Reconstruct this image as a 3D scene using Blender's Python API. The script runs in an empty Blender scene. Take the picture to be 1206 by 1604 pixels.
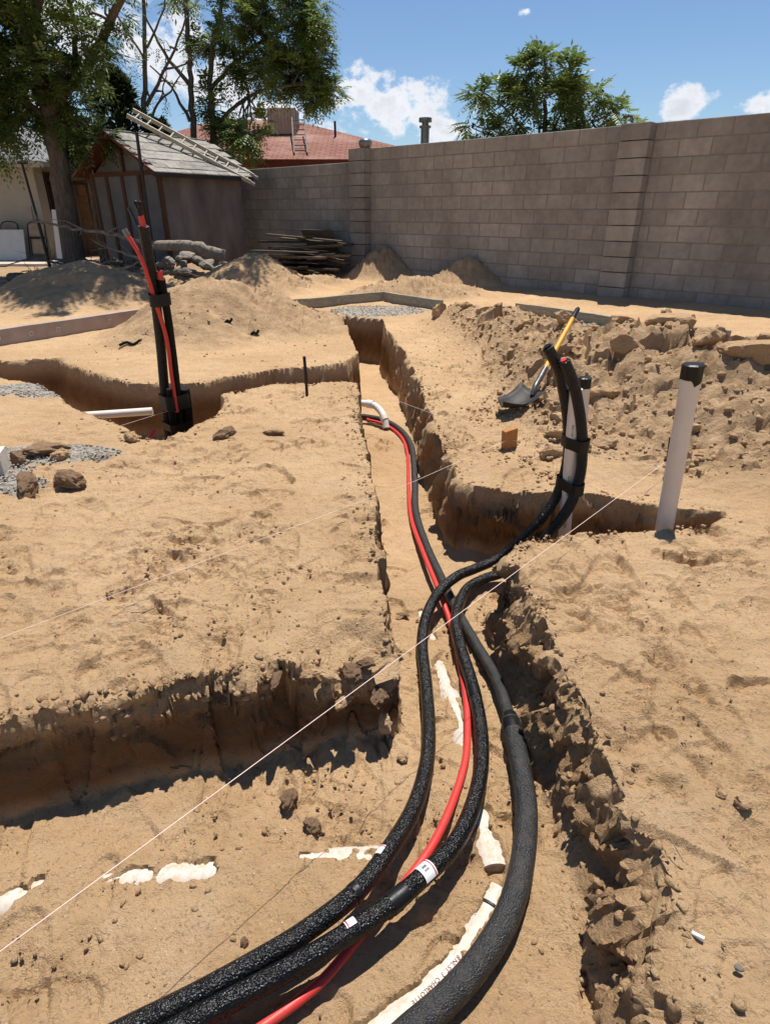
import bpy, math, random
import numpy as np
from mathutils import Vector, Matrix

# ------------------------------------------------------------------ camera, sky, sun, exposure
scn = bpy.context.scene
COL = scn.collection
cam_data = bpy.data.cameras.new("camera")
cam_data.sensor_fit = 'VERTICAL'
cam_data.sensor_height = 36.0
cam_data.lens = 36.0 * 950.0 / 1604.0
cam_data.clip_start = 0.02
cam_data.clip_end = 2000.0
cam = bpy.data.objects.new("camera", cam_data)
cam.location = (0.0, 0.0, 1.2)
cam.rotation_euler = (math.radians(90.0 - 26.42), 0.0, 0.0)
COL.objects.link(cam)
scn.camera = cam

SUN_TO = Vector((0.085, 0.30, 1.0)).normalized()          # direction towards the sun
SUN_EL = math.asin(SUN_TO.z)
SUN_AZ = math.atan2(SUN_TO.x, SUN_TO.y)

def new_world():
    w = bpy.data.worlds.new("World")
    scn.world = w
    w.use_nodes = True
    nt = w.node_tree
    nt.nodes.clear()
    N, L = nt.nodes.new, nt.links.new
    out = N('ShaderNodeOutputWorld')
    bg = N('ShaderNodeBackground')
    bg.inputs['Strength'].default_value = 0.080
    L(bg.outputs[0], out.inputs[0])
    sky = N('ShaderNodeTexSky')
    sky.sky_type = 'NISHITA'
    sky.sun_disc = False
    sky.sun_elevation = SUN_EL
    sky.sun_rotation = SUN_AZ
    sky.altitude = 0
    sky.air_density = 1.0
    sky.dust_density = 0.0
    sky.ozone_density = 6.0
    tc = N('ShaderNodeTexCoord')
    sep = N('ShaderNodeSeparateXYZ')
    L(tc.outputs['Generated'], sep.inputs[0])

    def m(op, a, b=None, c=None, clamp=False):
        n = N('ShaderNodeMath'); n.operation = op; n.use_clamp = clamp
        for i, v in enumerate((a, b, c)):
            if v is None: continue
            if hasattr(v, 'is_linked') or hasattr(v, 'links'): L(v, n.inputs[i])
            else: n.inputs[i].default_value = v
        return n.outputs[0]
    az = m('ARCTAN2', sep.outputs['X'], sep.outputs['Y'])
    el = m('ARCSINE', sep.outputs['Z'])
    comb = N('ShaderNodeCombineXYZ')
    L(az, comb.inputs[0]); L(m('MULTIPLY', el, 1.3), comb.inputs[1])
    n1 = N('ShaderNodeTexNoise'); n1.inputs['Scale'].default_value = 22.0
    n1.inputs['Detail'].default_value = 9.0; n1.inputs['Roughness'].default_value = 0.62
    L(comb.outputs[0], n1.inputs['Vector'])
    n2 = N('ShaderNodeTexNoise'); n2.inputs['Scale'].default_value = 5.0
    n2.inputs['Detail'].default_value = 3.0
    L(comb.outputs[0], n2.inputs['Vector'])
    # cumulus: (azimuth, elevation, half width, half height)
    clouds = [(-0.040, 0.150, 0.05, 0.034), (0.015, 0.128, 0.085, 0.044), (0.090, 0.100, 0.05, 0.030),
              (0.391, 0.122, 0.034, 0.026), (0.485, 0.116, 0.030, 0.018), (-0.101, 0.095, 0.048, 0.020),
              (0.181, 0.226, 0.016, 0.007), (-0.292, 0.187, 0.10, 0.045), (-0.386, 0.200, 0.09, 0.04),
              (-0.217, 0.150, 0.085, 0.038), (-0.152, 0.118, 0.07, 0.026), (-0.462, 0.139, 0.05, 0.04),
              (0.75, 0.16, 0.10, 0.05), (-0.80, 0.15, 0.12, 0.05), (1.25, 0.20, 0.12, 0.05), (-1.4, 0.2, 0.14, 0.06),
              (2.1, 0.16, 0.14, 0.06), (-2.3, 0.18, 0.16, 0.06), (2.9, 0.2, 0.15, 0.06)]
    best = None
    for a, e, ra, re in clouds:
        dx = m('DIVIDE', m('SUBTRACT', az, a), ra)
        dy = m('DIVIDE', m('SUBTRACT', el, e), re)
        d = m('SQRT', m('ADD', m('MULTIPLY', dx, dx), m('MULTIPLY', dy, dy)))
        v = m('SUBTRACT', 1.0, d)
        best = v if best is None else m('MAXIMUM', best, v)
    dens = m('ADD', m('MAXIMUM', best, -1.2), m('MULTIPLY', m('SUBTRACT', n1.outputs['Fac'], 0.5), 3.2))
    dens = m('ADD', dens, m('MULTIPLY', m('SUBTRACT', n2.outputs['Fac'], 0.5), 0.8))
    mr = N('ShaderNodeMapRange'); mr.interpolation_type = 'SMOOTHSTEP'
    L(dens, mr.inputs[0]); mr.inputs[1].default_value = 0.10; mr.inputs[2].default_value = 0.62
    shade = N('ShaderNodeMapRange')
    L(m('ADD', m('MULTIPLY', dens, 0.5), n1.outputs['Fac']), shade.inputs[0])
    shade.inputs[1].default_value = 0.55; shade.inputs[2].default_value = 1.25
    ramp = N('ShaderNodeMix'); ramp.data_type = 'RGBA'
    ramp.inputs[6].default_value = (9.0, 9.2, 9.6, 1); ramp.inputs[7].default_value = (6.6, 6.9, 7.5, 1)
    L(shade.outputs[0], ramp.inputs[0])
    mix = N('ShaderNodeMix'); mix.data_type = 'RGBA'
    L(mr.outputs[0], mix.inputs[0]); L(sky.outputs[0], mix.inputs[6]); L(ramp.outputs[2], mix.inputs[7])
    L(mix.outputs[2], bg.inputs['Color'])
new_world()

sun_data = bpy.data.lights.new("sun", 'SUN')
sun_data.energy = 5.0
sun_data.angle = math.radians(0.53)
sun_data.color = (1.0, 0.955, 0.89)
sun = bpy.data.objects.new("sun", sun_data)
sun.rotation_euler = SUN_TO.to_track_quat('Z', 'Y').to_euler()
sun.location = (0, 5, 20)
COL.objects.link(sun)

scn.view_settings.view_transform = 'Standard'
scn.view_settings.look = 'None'
scn.view_settings.exposure = 0.43
scn.view_settings.gamma = 1.0
scn.view_settings.use_curve_mapping = False
scn.cycles.max_bounces = 6
scn.cycles.diffuse_bounces = 4

# ------------------------------------------------------------------ helpers
def tag(o, label=None, cat=None, group=None, kind=None):
    if label: o['label'] = label
    if cat: o['category'] = cat
    if group: o['group'] = group
    if kind: o['kind'] = kind
    return o

def empty(name, loc=(0, 0, 0)):
    o = bpy.data.objects.new(name, None)
    o.location = loc
    o.empty_display_size = 0.1
    COL.objects.link(o)
    return o

def mesh_np(name, co, faces, smooth=False):
    """faces: (n,3) or (n,4) int array"""
    me = bpy.data.meshes.new(name)
    co = np.asarray(co, dtype=np.float32); faces = np.asarray(faces, dtype=np.int32)
    n, k = faces.shape
    me.vertices.add(len(co)); me.vertices.foreach_set('co', co.ravel())
    me.loops.add(n * k); me.loops.foreach_set('vertex_index', faces.ravel())
    me.polygons.add(n)
    me.polygons.foreach_set('loop_start', np.arange(0, n * k, k, dtype=np.int32))
    me.polygons.foreach_set('loop_total', np.full(n, k, dtype=np.int32))
    if smooth: me.polygons.foreach_set('use_smooth', np.ones(n, dtype=bool))
    me.update(calc_edges=True)
    return me

def link(name, me, mat=None, parent=None, loc=None):
    o = bpy.data.objects.new(name, me)
    COL.objects.link(o)
    if mat is not None and len(me.materials) == 0: me.materials.append(mat)
    if parent is not None: o.parent = parent
    if loc is not None: o.location = loc
    return o

class MB:
    """collects shapes; coordinates are relative to `origin`"""
    def __init__(self, origin=(0, 0, 0)):
        self.v = []; self.f = []; self.o = Vector(origin); self.sm = []
    def add(self, vs, fs, smooth=False):
        b = len(self.v)
        self.v += [tuple(Vector(p) - self.o) for p in vs]
        self.f += [tuple(b + i for i in f) for f in fs]
        self.sm += [smooth] * len(fs)
    def obox(self, c, ux, uy, uz, bev=0.0):
        """oriented box, centre + three half vectors"""
        c, ux, uy, uz = Vector(c), Vector(ux), Vector(uy), Vector(uz)
        if bev <= 0:
            vs = [c + sx * ux + sy * uy + sz * uz for sz in (-1, 1) for sy in (-1, 1) for sx in (-1, 1)]
            self.add(vs, [(0, 2, 3, 1), (4, 5, 7, 6), (0, 1, 5, 4), (2, 6, 7, 3), (0, 4, 6, 2), (1, 3, 7, 5)])
            return
        lx, ly, lz = ux.length, uy.length, uz.length
        ex, ey, ez = ux / lx, uy / ly, uz / lz
        vs = []
        for sz in (-1, 1):
            for sy in (-1, 1):
                for sx in (-1, 1):
                    for a in range(3):
                        d = [lx - bev, ly - bev, lz - bev]
                        d[a] += bev
                        vs.append(c + sx * d[0] * ex + sy * d[1] * ey + sz * d[2] * ez)
        def i(sx, sy, sz, a): return ((sz * 2 + sy) * 2 + sx) * 3 + a
        F = []
        for s in (0, 1):
            q = [i(s, 0, 0, 0), i(s, 1, 0, 0), i(s, 1, 1, 0), i(s, 0, 1, 0)]; F.append(q if s else q[::-1])
            q = [i(0, s, 0, 1), i(1, s, 0, 1), i(1, s, 1, 1), i(0, s, 1, 1)]; F.append(q[::-1] if s else q)
            q = [i(0, 0, s, 2), i(1, 0, s, 2), i(1, 1, s, 2), i(0, 1, s, 2)]; F.append(q if s else q[::-1])
        for s in (0, 1):
            for t in (0, 1):
                F.append([i(s, t, 0, 0), i(s, t, 0, 1), i(s, t, 1, 1), i(s, t, 1, 0)])
                F.append([i(s, 0, t, 0), i(s, 0, t, 2), i(s, 1, t, 2), i(s, 1, t, 0)])
                F.append([i(0, s, t, 1), i(0, s, t, 2), i(1, s, t, 2), i(1, s, t, 1)])
        for sx in (0, 1):
            for sy in (0, 1):
                for sz in (0, 1):
                    F.append([i(sx, sy, sz, 0), i(sx, sy, sz, 1), i(sx, sy, sz, 2)])
        self.add(vs, F)
    def bar(self, a, b, w, t, up=(0, 0, 1), bev=0.0):
        """rectangular bar from a to b, w across, t along 'up'"""
        a, b, up = Vector(a), Vector(b), Vector(up)
        d = (b - a); L = d.length; d.normalize()
        s = d.cross(up)
        if s.length < 1e-5: s = d.cross(Vector((1, 0, 0)))
        s.normalize(); u = s.cross(d).normalized()
        self.obox((a + b) / 2, d * L / 2, s * w / 2, u * t / 2, bev)
    def tube(self, pts, r, seg=12, cap=True, smooth=True):
        pts = [Vector(p) for p in pts]
        n = len(pts)
        rs = r if hasattr(r, '__len__') else [r] * n
        tang = []
        for i in range(n):
            t = pts[min(i + 1, n - 1)] - pts[max(i - 1, 0)]
            tang.append(t.normalized() if t.length > 1e-9 else Vector((0, 0, 1)))
        ref = Vector((0, 0, 1)) if abs(tang[0].z) < 0.9 else Vector((1, 0, 0))
        nrm = (ref - tang[0] * ref.dot(tang[0])).normalized()
        vs = []
        for i in range(n):
            nrm = (nrm - tang[i] * nrm.dot(tang[i])).normalized()
            bn = tang[i].cross(nrm)
            for k in range(seg):
                a = 2 * math.pi * k / seg
                vs.append(pts[i] + (nrm * math.cos(a) + bn * math.sin(a)) * rs[i])
        F = []
        for i in range(n - 1):
            for k in range(seg):
                k2 = (k + 1) % seg
                F.append((i * seg + k, i * seg + k2, (i + 1) * seg + k2, (i + 1) * seg + k))
        self.add(vs, F, smooth)
        if cap:
            self.add([vs[k] for k in range(seg)], [tuple(range(seg))[::-1]])
            self.add([vs[(n - 1) * seg + k] for k in range(seg)], [tuple(range(seg))])
    def mesh(self, name):
        me = bpy.data.meshes.new(name)
        me.from_pydata(self.v, [], self.f)
        me.polygons.foreach_set('use_smooth', self.sm)
        me.update()
        return me
    def build(self, name, mat, parent=None):
        o = link(name, self.mesh(name), mat, parent)
        if parent is None: o.location = self.o
        else:
            po = parent.location if parent.parent is None else parent.location + parent.parent.location
            o.location = self.o - po
        return o

def spline(pts, step=0.02):
    """Catmull-Rom through the points"""
    P = [Vector(p) for p in pts]
    P = [P[0] * 2 - P[1]] + P + [P[-1] * 2 - P[-2]]
    out = []
    for i in range(1, len(P) - 2):
        n = max(2, int((P[i + 1] - P[i]).length / step))
        for k in range(n):
            t = k / n
            a, b, c, d = P[i - 1], P[i], P[i + 1], P[i + 2]
            out.append(0.5 * ((2 * b) + (c - a) * t + (2 * a - 5 * b + 4 * c - d) * t * t + (3 * b - a - 3 * c + d) * t ** 3))
    out.append(P[-2])
    return out

# ------------------------------------------------------------------ numpy noise
_rng = np.random.RandomState(7)
_PERM = np.concatenate([_rng.permutation(1024)] * 3)
_GRAD = np.stack([np.cos(np.linspace(0, 2 * np.pi, 1024, endpoint=False)), np.sin(np.linspace(0, 2 * np.pi, 1024, endpoint=False))], 1)
_VAL = _rng.rand(1024)

def _hash(ix, iy, seed):
    return _PERM[(_PERM[(ix + seed * 131) & 1023] + iy + seed * 37) & 1023]

def gnoise(x, y, seed=0):
    x0 = np.floor(x); y0 = np.floor(y)
    ix = x0.astype(np.int64); iy = y0.astype(np.int64)
    fx = x - x0; fy = y - y0
    u = fx * fx * fx * (fx * (fx * 6 - 15) + 10); v = fy * fy * fy * (fy * (fy * 6 - 15) + 10)
    def g(dx, dy):
        h = _hash(ix + dx, iy + dy, seed)
        return _GRAD[h, 0] * (fx - dx) + _GRAD[h, 1] * (fy - dy)
    a = g(0, 0); b = g(1, 0); c = g(0, 1); d = g(1, 1)
    return 1.5 * ((a + (b - a) * u) * (1 - v) + (c + (d - c) * u) * v)

def fbm(x, y, f, octv=3, seed=0, gain=0.5):
    s = 0.0; a = 1.0; t = 0.0
    for i in range(octv):
        s = s + a * gnoise(x * f + 11.3 * i, y * f - 7.1 * i, seed + i); t += a
        a *= gain; f *= 2.03
    return s / t

def cell(x, y, f, seed=0):
    """cellular noise: distance to nearest and second feature, id value"""
    x = x * f; y = y * f
    ix = np.floor(x).astype(np.int64); iy = np.floor(y).astype(np.int64)
    f1 = np.full(x.shape, 9.0); f2 = np.full(x.shape, 9.0); idv = np.zeros(x.shape)
    for dx in (-1, 0, 1):
        for dy in (-1, 0, 1):
            h = _hash(ix + dx, iy + dy, seed)
            px = ix + dx + _VAL[h]; py = iy + dy + _VAL[(h * 7 + 13) & 1023]
            d = np.hypot(px - x, py - y)
            near = d < f1
            f2 = np.where(near, f1, np.minimum(f2, d))
            idv = np.where(near, _VAL[(h * 3 + 5) & 1023], idv)
            f1 = np.where(near, d, f1)
    return f1, f2, idv

def facet(x, y, f, seed, tilt=1.0):
    """broken, tilted planes: a flat random facet per cell"""
    x = x * f; y = y * f
    ix = np.floor(x).astype(np.int64); iy = np.floor(y).astype(np.int64)
    f1 = np.full(x.shape, 9.0); out = np.zeros(x.shape)
    for dx in (-1, 0, 1):
        for dy in (-1, 0, 1):
            h = _hash(ix + dx, iy + dy, seed)
            px = ix + dx + _VAL[h]; py = iy + dy + _VAL[(h * 7 + 13) & 1023]
            d = np.maximum(np.abs(px - x), np.abs(py - y)) * 0.6 + 0.5 * np.hypot(px - x, py - y)
            near = d < f1
            v = (_VAL[(h * 3 + 5) & 1023] - 0.5) + tilt * ((x - px) * (_VAL[(h * 5 + 1) & 1023] - 0.5) + (y - py) * (_VAL[(h * 11 + 7) & 1023] - 0.5))
            out = np.where(near, v, out); f1 = np.where(near, d, f1)
    return out

def sstep(a, b, x):
    t = np.clip((x - a) / (b - a), 0, 1)
    return t * t * (3 - 2 * t)

# ------------------------------------------------------------------ materials
def pmat(name, base, rough=0.7, spec=0.3, var=None, scale=8.0, bump=0.0, bscale=60.0, bdist=0.004, metal=0.0, detail=5.0, objvar=0.0, stretch=None):
    """procedural material: base colour broken up by noise, bump from noise, optional per-object variation"""
    m = bpy.data.materials.new(name)
    m.use_nodes = True
    nt = m.node_tree; N, L = nt.nodes.new, nt.links.new
    p = nt.nodes['Principled BSDF']
    p.inputs['Roughness'].default_value = rough
    p.inputs['Metallic'].default_value = metal
    p.inputs['Specular IOR Level'].default_value = spec
    tc = N('ShaderNodeTexCoord')
    src = tc.outputs['Object']
    if stretch:
        mp = N('ShaderNodeMapping'); mp.inputs['Scale'].default_value = stretch
        L(src, mp.inputs[0]); src = mp.outputs[0]
    if objvar:
        oi = N('ShaderNodeObjectInfo')
        va = N('ShaderNodeVectorMath'); va.operation = 'ADD'
        sc = N('ShaderNodeVectorMath'); sc.operation = 'SCALE'; sc.inputs[3].default_value = 37.0
        cx = N('ShaderNodeCombineXYZ')
        L(oi.outputs['Random'], cx.inputs[0]); L(oi.outputs['Random'], cx.inputs[2])
        L(cx.outputs[0], sc.inputs[0]); L(src, va.inputs[0]); L(sc.outputs[0], va.inputs[1])
        src = va.outputs[0]
    n = N('ShaderNodeTexNoise'); n.inputs['Scale'].default_value = scale; n.inputs['Detail'].default_value = detail
    n.inputs['Roughness'].default_value = 0.6
    L(src, n.inputs['Vector'])
    var = var or tuple(c * 0.7 for c in base)
    mr = N('ShaderNodeMapRange'); L(n.outputs['Fac'], mr.inputs[0]); mr.inputs[1].default_value = 0.32; mr.inputs[2].default_value = 0.68
    mx = N('ShaderNodeMix'); mx.data_type = 'RGBA'
    mx.inputs[6].default_value = (*var, 1); mx.inputs[7].default_value = (*base, 1)
    L(mr.outputs[0], mx.inputs[0])
    colr = mx.outputs[2]
    if objvar:
        hs = N('ShaderNodeHueSaturation')
        mv = N('ShaderNodeMapRange'); L(oi.outputs['Random'], mv.inputs[0])
        mv.inputs[3].default_value = 1 - objvar; mv.inputs[4].default_value = 1 + objvar
        L(mv.outputs[0], hs.inputs['Value']); L(colr, hs.inputs['Color']); colr = hs.outputs[0]
    L(colr, p.inputs['Base Color'])
    if bump:
        nb = N('ShaderNodeTexNoise'); nb.inputs['Scale'].default_value = bscale; nb.inputs['Detail'].default_value = 4
        L(src, nb.inputs['Vector'])
        b = N('ShaderNodeBump'); b.inputs['Strength'].default_value = bump; b.inputs['Distance'].default_value = bdist
        L(nb.outputs['Fac'], b.inputs['Height']); L(b.outputs[0], p.inputs['Normal'])
    return m

def soil_material(name, terrain=True):
    m = bpy.data.materials.new(name)
    m.use_nodes = True
    nt = m.node_tree; N, L = nt.nodes.new, nt.links.new
    p = nt.nodes['Principled BSDF']
    p.inputs['Roughness'].default_value = 0.95
    p.inputs['Specular IOR Level'].default_value = 0.12
    geo = N('ShaderNodeNewGeometry')
    src = geo.outputs['Position']
    def noise(scale, detail=4, rough=0.55):
        n = N('ShaderNodeTexNoise'); n.inputs['Scale'].default_value = scale; n.inputs['Detail'].default_value = detail
        n.inputs['Roughness'].default_value = rough
        L(src, n.inputs['Vector']); return n.outputs['Fac']
    def rng(x, a, b, c=0.0, d=1.0):
        r = N('ShaderNodeMapRange'); L(x, r.inputs[0])
        for i, v in zip((1, 2, 3, 4), (a, b, c, d)): r.inputs[i].default_value = v
        return r.outputs[0]
    def mix(f, a, b):
        x = N('ShaderNodeMix'); x.data_type = 'RGBA'
        for i, v in ((0, f), (6, a), (7, b)):
            if isinstance(v, tuple): x.inputs[i].default_value = (*v, 1)
            elif isinstance(v, float): x.inputs[i].default_value = v
            else: L(v, x.inputs[i])
        return x.outputs[2]
    c = mix(rng(noise(1.3, 5), 0.35, 0.68), (0.500, 0.325, 0.172), (0.620, 0.418, 0.236))
    c = mix(rng(noise(11, 6, 0.65), 0.42, 0.75, 0.0, 0.42), c, (0.36, 0.218, 0.110))
    c = mix(rng(noise(5.0, 3), 0.55, 0.78, 0.0, 0.45), c, (0.56, 0.41, 0.265))
    c = mix(rng(noise(2.6, 7, 0.7), 0.55, 0.72, 0.0, 0.30), c, (0.285, 0.175, 0.092))
    c = mix(rng(noise(75, 4, 0.7), 0.57, 0.74, 0.0, 0.35), c, (0.25, 0.150, 0.078))
    c = mix(rng(noise(0.8, 6, 0.65), 0.50, 0.68, 0.0, 0.30), c, (0.34, 0.215, 0.115))
    # small grains and dark grit
    vo = N('ShaderNodeTexVoronoi'); vo.inputs['Scale'].default_value = 170.0; L(src, vo.inputs['Vector'])
    sepc = N('ShaderNodeSeparateColor'); L(vo.outputs['Color'], sepc.inputs[0])
    c = mix(rng(sepc.outputs[0], 0.90, 0.97, 0.0, 0.45), c, (0.20, 0.125, 0.07))
    c = mix(rng(sepc.outputs[1], 0.96, 0.99, 0.0, 0.3), c, (0.60, 0.49, 0.35))
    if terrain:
        at = N('ShaderNodeAttribute'); at.attribute_name = 'subsoil_shade'
        sub = mix(rng(noise(7, 5), 0.35, 0.65), (0.125, 0.056, 0.020), (0.20, 0.102, 0.040))  # brown deeper soil, darkened further to deepen shade on the dug faces
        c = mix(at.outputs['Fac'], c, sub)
        ag = N('ShaderNodeAttribute'); ag.attribute_name = 'gravel'
        v2 = N('ShaderNodeTexVoronoi'); v2.inputs['Scale'].default_value = 55.0; L(src, v2.inputs['Vector'])
        s2 = N('ShaderNodeSeparateColor'); L(v2.outputs['Color'], s2.inputs[0])
        gr = mix(s2.outputs[0], (0.24, 0.20, 0.15), (0.46, 0.42, 0.36))
        c = mix(ag.outputs['Fac'], c, gr)
        al_ = N('ShaderNodeAttribute'); al_.attribute_name = 'loose'
        c = mix(al_.outputs['Fac'], c, mix(rng(noise(9, 6, 0.7), 0.38, 0.66), (0.27, 0.175, 0.10), (0.50, 0.345, 0.205)))
        ah = N('ShaderNodeAttribute'); ah.attribute_name = 'dark_ground'
        c = mix(ah.outputs['Fac'], c, (0.155, 0.115, 0.075))
    L(c, p.inputs['Base Color'])
    def mad(x, k, y=None):
        n_ = N('ShaderNodeMath'); n_.operation = 'MULTIPLY_ADD'; L(x, n_.inputs[0]); n_.inputs[1].default_value = k
        if y is None: n_.inputs[2].default_value = 0.0
        else: L(y, n_.inputs[2])
        return n_.outputs[0]
    mp = N('ShaderNodeMapping'); mp.inputs['Scale'].default_value = (0.75, 1.25, 1.0); mp.inputs['Rotation'].default_value = (0, 0, 0.35)
    L(src, mp.inputs[0])
    rd = N('ShaderNodeTexNoise'); rd.noise_type = 'RIDGED_MULTIFRACTAL'; rd.inputs['Scale'].default_value = 8.0; rd.inputs['Detail'].default_value = 5.0
    rd.inputs['Roughness'].default_value = 0.55
    L(mp.outputs[0], rd.inputs['Vector'])
    hh = mad(noise(230, 4, 0.65), 0.34)
    hh = mad(noise(36, 8, 0.70), 1.2, hh)
    hh = mad(rd.outputs['Fac'], 0.34, hh)
    b = N('ShaderNodeBump'); b.inputs['Strength'].default_value = 1.0; b.inputs['Distance'].default_value = 0.020
    L(hh, b.inputs['Height']); L(b.outputs[0], p.inputs['Normal'])
    return m

M = {}
M['soil'] = soil_material('sandy_soil')
M['loose'] = soil_material('loose_soil', False)
M['clod'] = pmat('dry_clod', (0.42, 0.285, 0.165), 0.95, 0.1, (0.26, 0.16, 0.085), 14, 0.8, 70, 0.01, objvar=0.12)
M['clod_dark'] = pmat('hard_brown_clod', (0.36, 0.235, 0.14), 0.95, 0.1, (0.23, 0.14, 0.08), 14, 0.8, 70, 0.01, objvar=0.12)
M['pebble'] = pmat('pale_pebble', (0.55, 0.49, 0.40), 0.8, 0.2, (0.33, 0.27, 0.2), 3, objvar=0.1)
M['stone'] = pmat('grey_stone', (0.27, 0.24, 0.21), 0.9, 0.2, (0.17, 0.145, 0.12), 9, 0.6, 40, 0.01, objvar=0.2)
M['gravel'] = pmat('grey_gravel', (0.40, 0.365, 0.315), 0.9, 0.15, (0.22, 0.19, 0.155), 40)

# ------------------------------------------------------------------ the ground
# outline of everything that was dug out, counter-clockwise, with the half width of the face above each edge
DUG = [(-5.0, -2.5, .03), (0.40, -2.5, .04), (0.41, 0.2, .045), (0.465, 0.55, .05), (0.505, 0.72, .055), (0.515, 0.86, .055), (0.505, 1.08, .05),
       (0.495, 1.30, .045), (0.475, 1.66, .04), (0.462, 2.03, .03), (0.535, 2.175, .02), (0.80, 2.235, .015), (1.15, 2.27, .015), (1.37, 2.31, .02), (1.47, 2.40, .03),
       (1.20, 2.475, .02), (0.95, 2.60, .02), (0.72, 2.62, .015), (0.58, 2.665, .012), (0.36, 2.715, .012), (0.338, 2.80, .025), (0.30, 3.32, .03), (0.268, 3.83, .03),
       (0.245, 4.55, .03), (0.165, 5.86, .03), (0.04, 6.7, .03), (-0.02, 7.1, .03), (-0.05, 7.75, .02), (-0.50, 7.95, .02), (-0.62, 7.60, .02), (-0.40, 7.0, .02), (-0.24, 5.75, .012),
       (-0.33, 5.42, .02), (-0.56, 5.22, .02), (-0.93, 5.10, .02), (-1.22, 4.86, .02), (-1.48, 4.64, .02), (-1.70, 4.62, .02), (-1.96, 4.60, .02), (-2.54, 5.09, .02), (-2.98, 5.52, .02),
       (-3.30, 5.42, .02), (-3.90, 5.55, .02), (-5.6, 5.75, .03), (-5.6, 5.0, .03), (-3.9, 4.98, .02), (-3.11, 4.87, .02), (-2.69, 4.66, .02), (-2.30, 4.26, .02), (-2.12, 4.06, .02), (-1.93, 3.90, .02),
       (-1.62, 3.64, .02), (-1.40, 3.40, .03), (-1.30, 3.42, .03), (-1.22, 3.60, .03), (-1.15, 3.85, .04), (-1.17, 4.12, .05), (-1.22, 4.34, .03), (-0.86, 4.67, .015), (-0.30, 4.74, .015),
       (-0.215, 4.66, .012), (-0.12, 3.46, .012), (-0.04, 2.63, .012), (-0.008, 1.99, .012), (0.022, 1.62, .012), (0.035, 1.50, .02), (0.00, 1.455, .02), (-0.15, 1.435, .025), (-0.29, 1.40, .03), (-0.54, 1.31, .03), (-0.78, 1.235, .03),
       (-1.0, 1.165, .03), (-1.6, 0.97, .03), (-5.0, -0.2, .03)]
FY = [-3, 1.0, 1.5, 2.2, 3, 5, 6.5, 8]
FZ = [-.30, -.30, -.345, -.37, -.38, -.42, -.50, -.55]
def floor_level(y): return np.interp(y, FY, FZ)

WALL_O = np.array([3.465, 9.557]); WALL_D = np.array([-0.7264, 0.6873]); WALL_N = np.array([-0.6873, -0.7264])

# drain pipes buried in the trench floor: paths and the stretches left uncovered (start, end, half width)
DRAIN = {
    'left': [(-1.25, .845), (-0.922, .918), (-0.868, .945), (-0.62, .973), (-0.482, .983), (-0.286, 1.006), (-0.163, 1.019), (0.05, 1.03)],
    'far': [(0.115, 2.45), (0.159, 2.17), (0.194, 2.008), (0.222, 1.749), (0.247, 1.629), (0.26, 1.491), (0.262, 1.247), (0.272, 1.123), (0.278, 1.043), (0.283, 0.99)],
    'near': [(0.281, 0.945), (0.24, 0.878), (0.197, 0.822), (0.145, 0.767), (0.079, 0.712), (0.010, 0.662), (-0.063, 0.615), (-0.22, 0.53)],
}
BARE = [(-0.905, .915, -0.935, .895, .022), (-0.872, .943, -0.860, .948, .012), (-0.652, .962, -0.610, .966, .018), (-0.540, .974, -0.455, .979, .024),
        (-0.215, 1.019, -0.105, 1.022, .007), (0.0, 1.033, 0.03, 1.036, .005),
        (0.158, 2.19, 0.16, 2.17, .010), (0.192, 2.02, 0.198, 1.99, .014), (0.216, 1.78, 0.226, 1.70, .020), (0.230, 1.69, 0.25, 1.58, .012), (0.252, 1.57, 0.262, 1.47, .008),
        (0.267, 1.15, 0.276, 1.07, .014), (0.273, 1.06, 0.286, 0.985, .030),
        (0.283, 0.955, 0.235, 0.868, .015), (0.225, 0.862, 0.178, 0.803, .014), (0.162, 0.783, 0.125, 0.752, .011), (0.118, 0.746, 0.07, 0.70, .015), (0.05, 0.69, -0.05, 0.62, .024)]
R_DRAIN = 0.046

def seg_dist(px, py, a, b):
    ax, ay = a; bx, by = b
    dx, dy = bx - ax, by - ay
    t = np.clip(((px - ax) * dx + (py - ay) * dy) / (dx * dx + dy * dy + 1e-12), 0, 1)
    qx = ax + t * dx; qy = ay + t * dy
    return np.hypot(px - qx, py - qy), qx, qy, t

CREST = [(0.62, 7.5, .22), (1.1, 6.5, .30), (1.42, 5.5, .30), (1.72, 4.75, .38), (2.0, 4.5, .50), (2.3, 4.2, .43), (2.65, 3.95, .37), (3.5, 3.5, .26)]
MOUNDS = [  # x, y, height, radius x, radius y
    (-2.0, 6.95, .56, 1.10, 1.20), (-1.10, 7.2, .24, .85, .95), (-4.50, 9.6, .56, 1.75, 1.45), (-2.25, 11.0, .58, 1.3, 1.3), (-0.02, 12.50, .56, .80, .62), (1.42, 11.12, .45, .85, .55),
    (0.45, 10.1, .30, 1.25, .75), (-3.75, 12.5, .34, 1.2, .9), (-1.2, 11.9, .16, .7, .5), (-5.6, 12.4, .12, 1.3, .7)]

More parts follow.
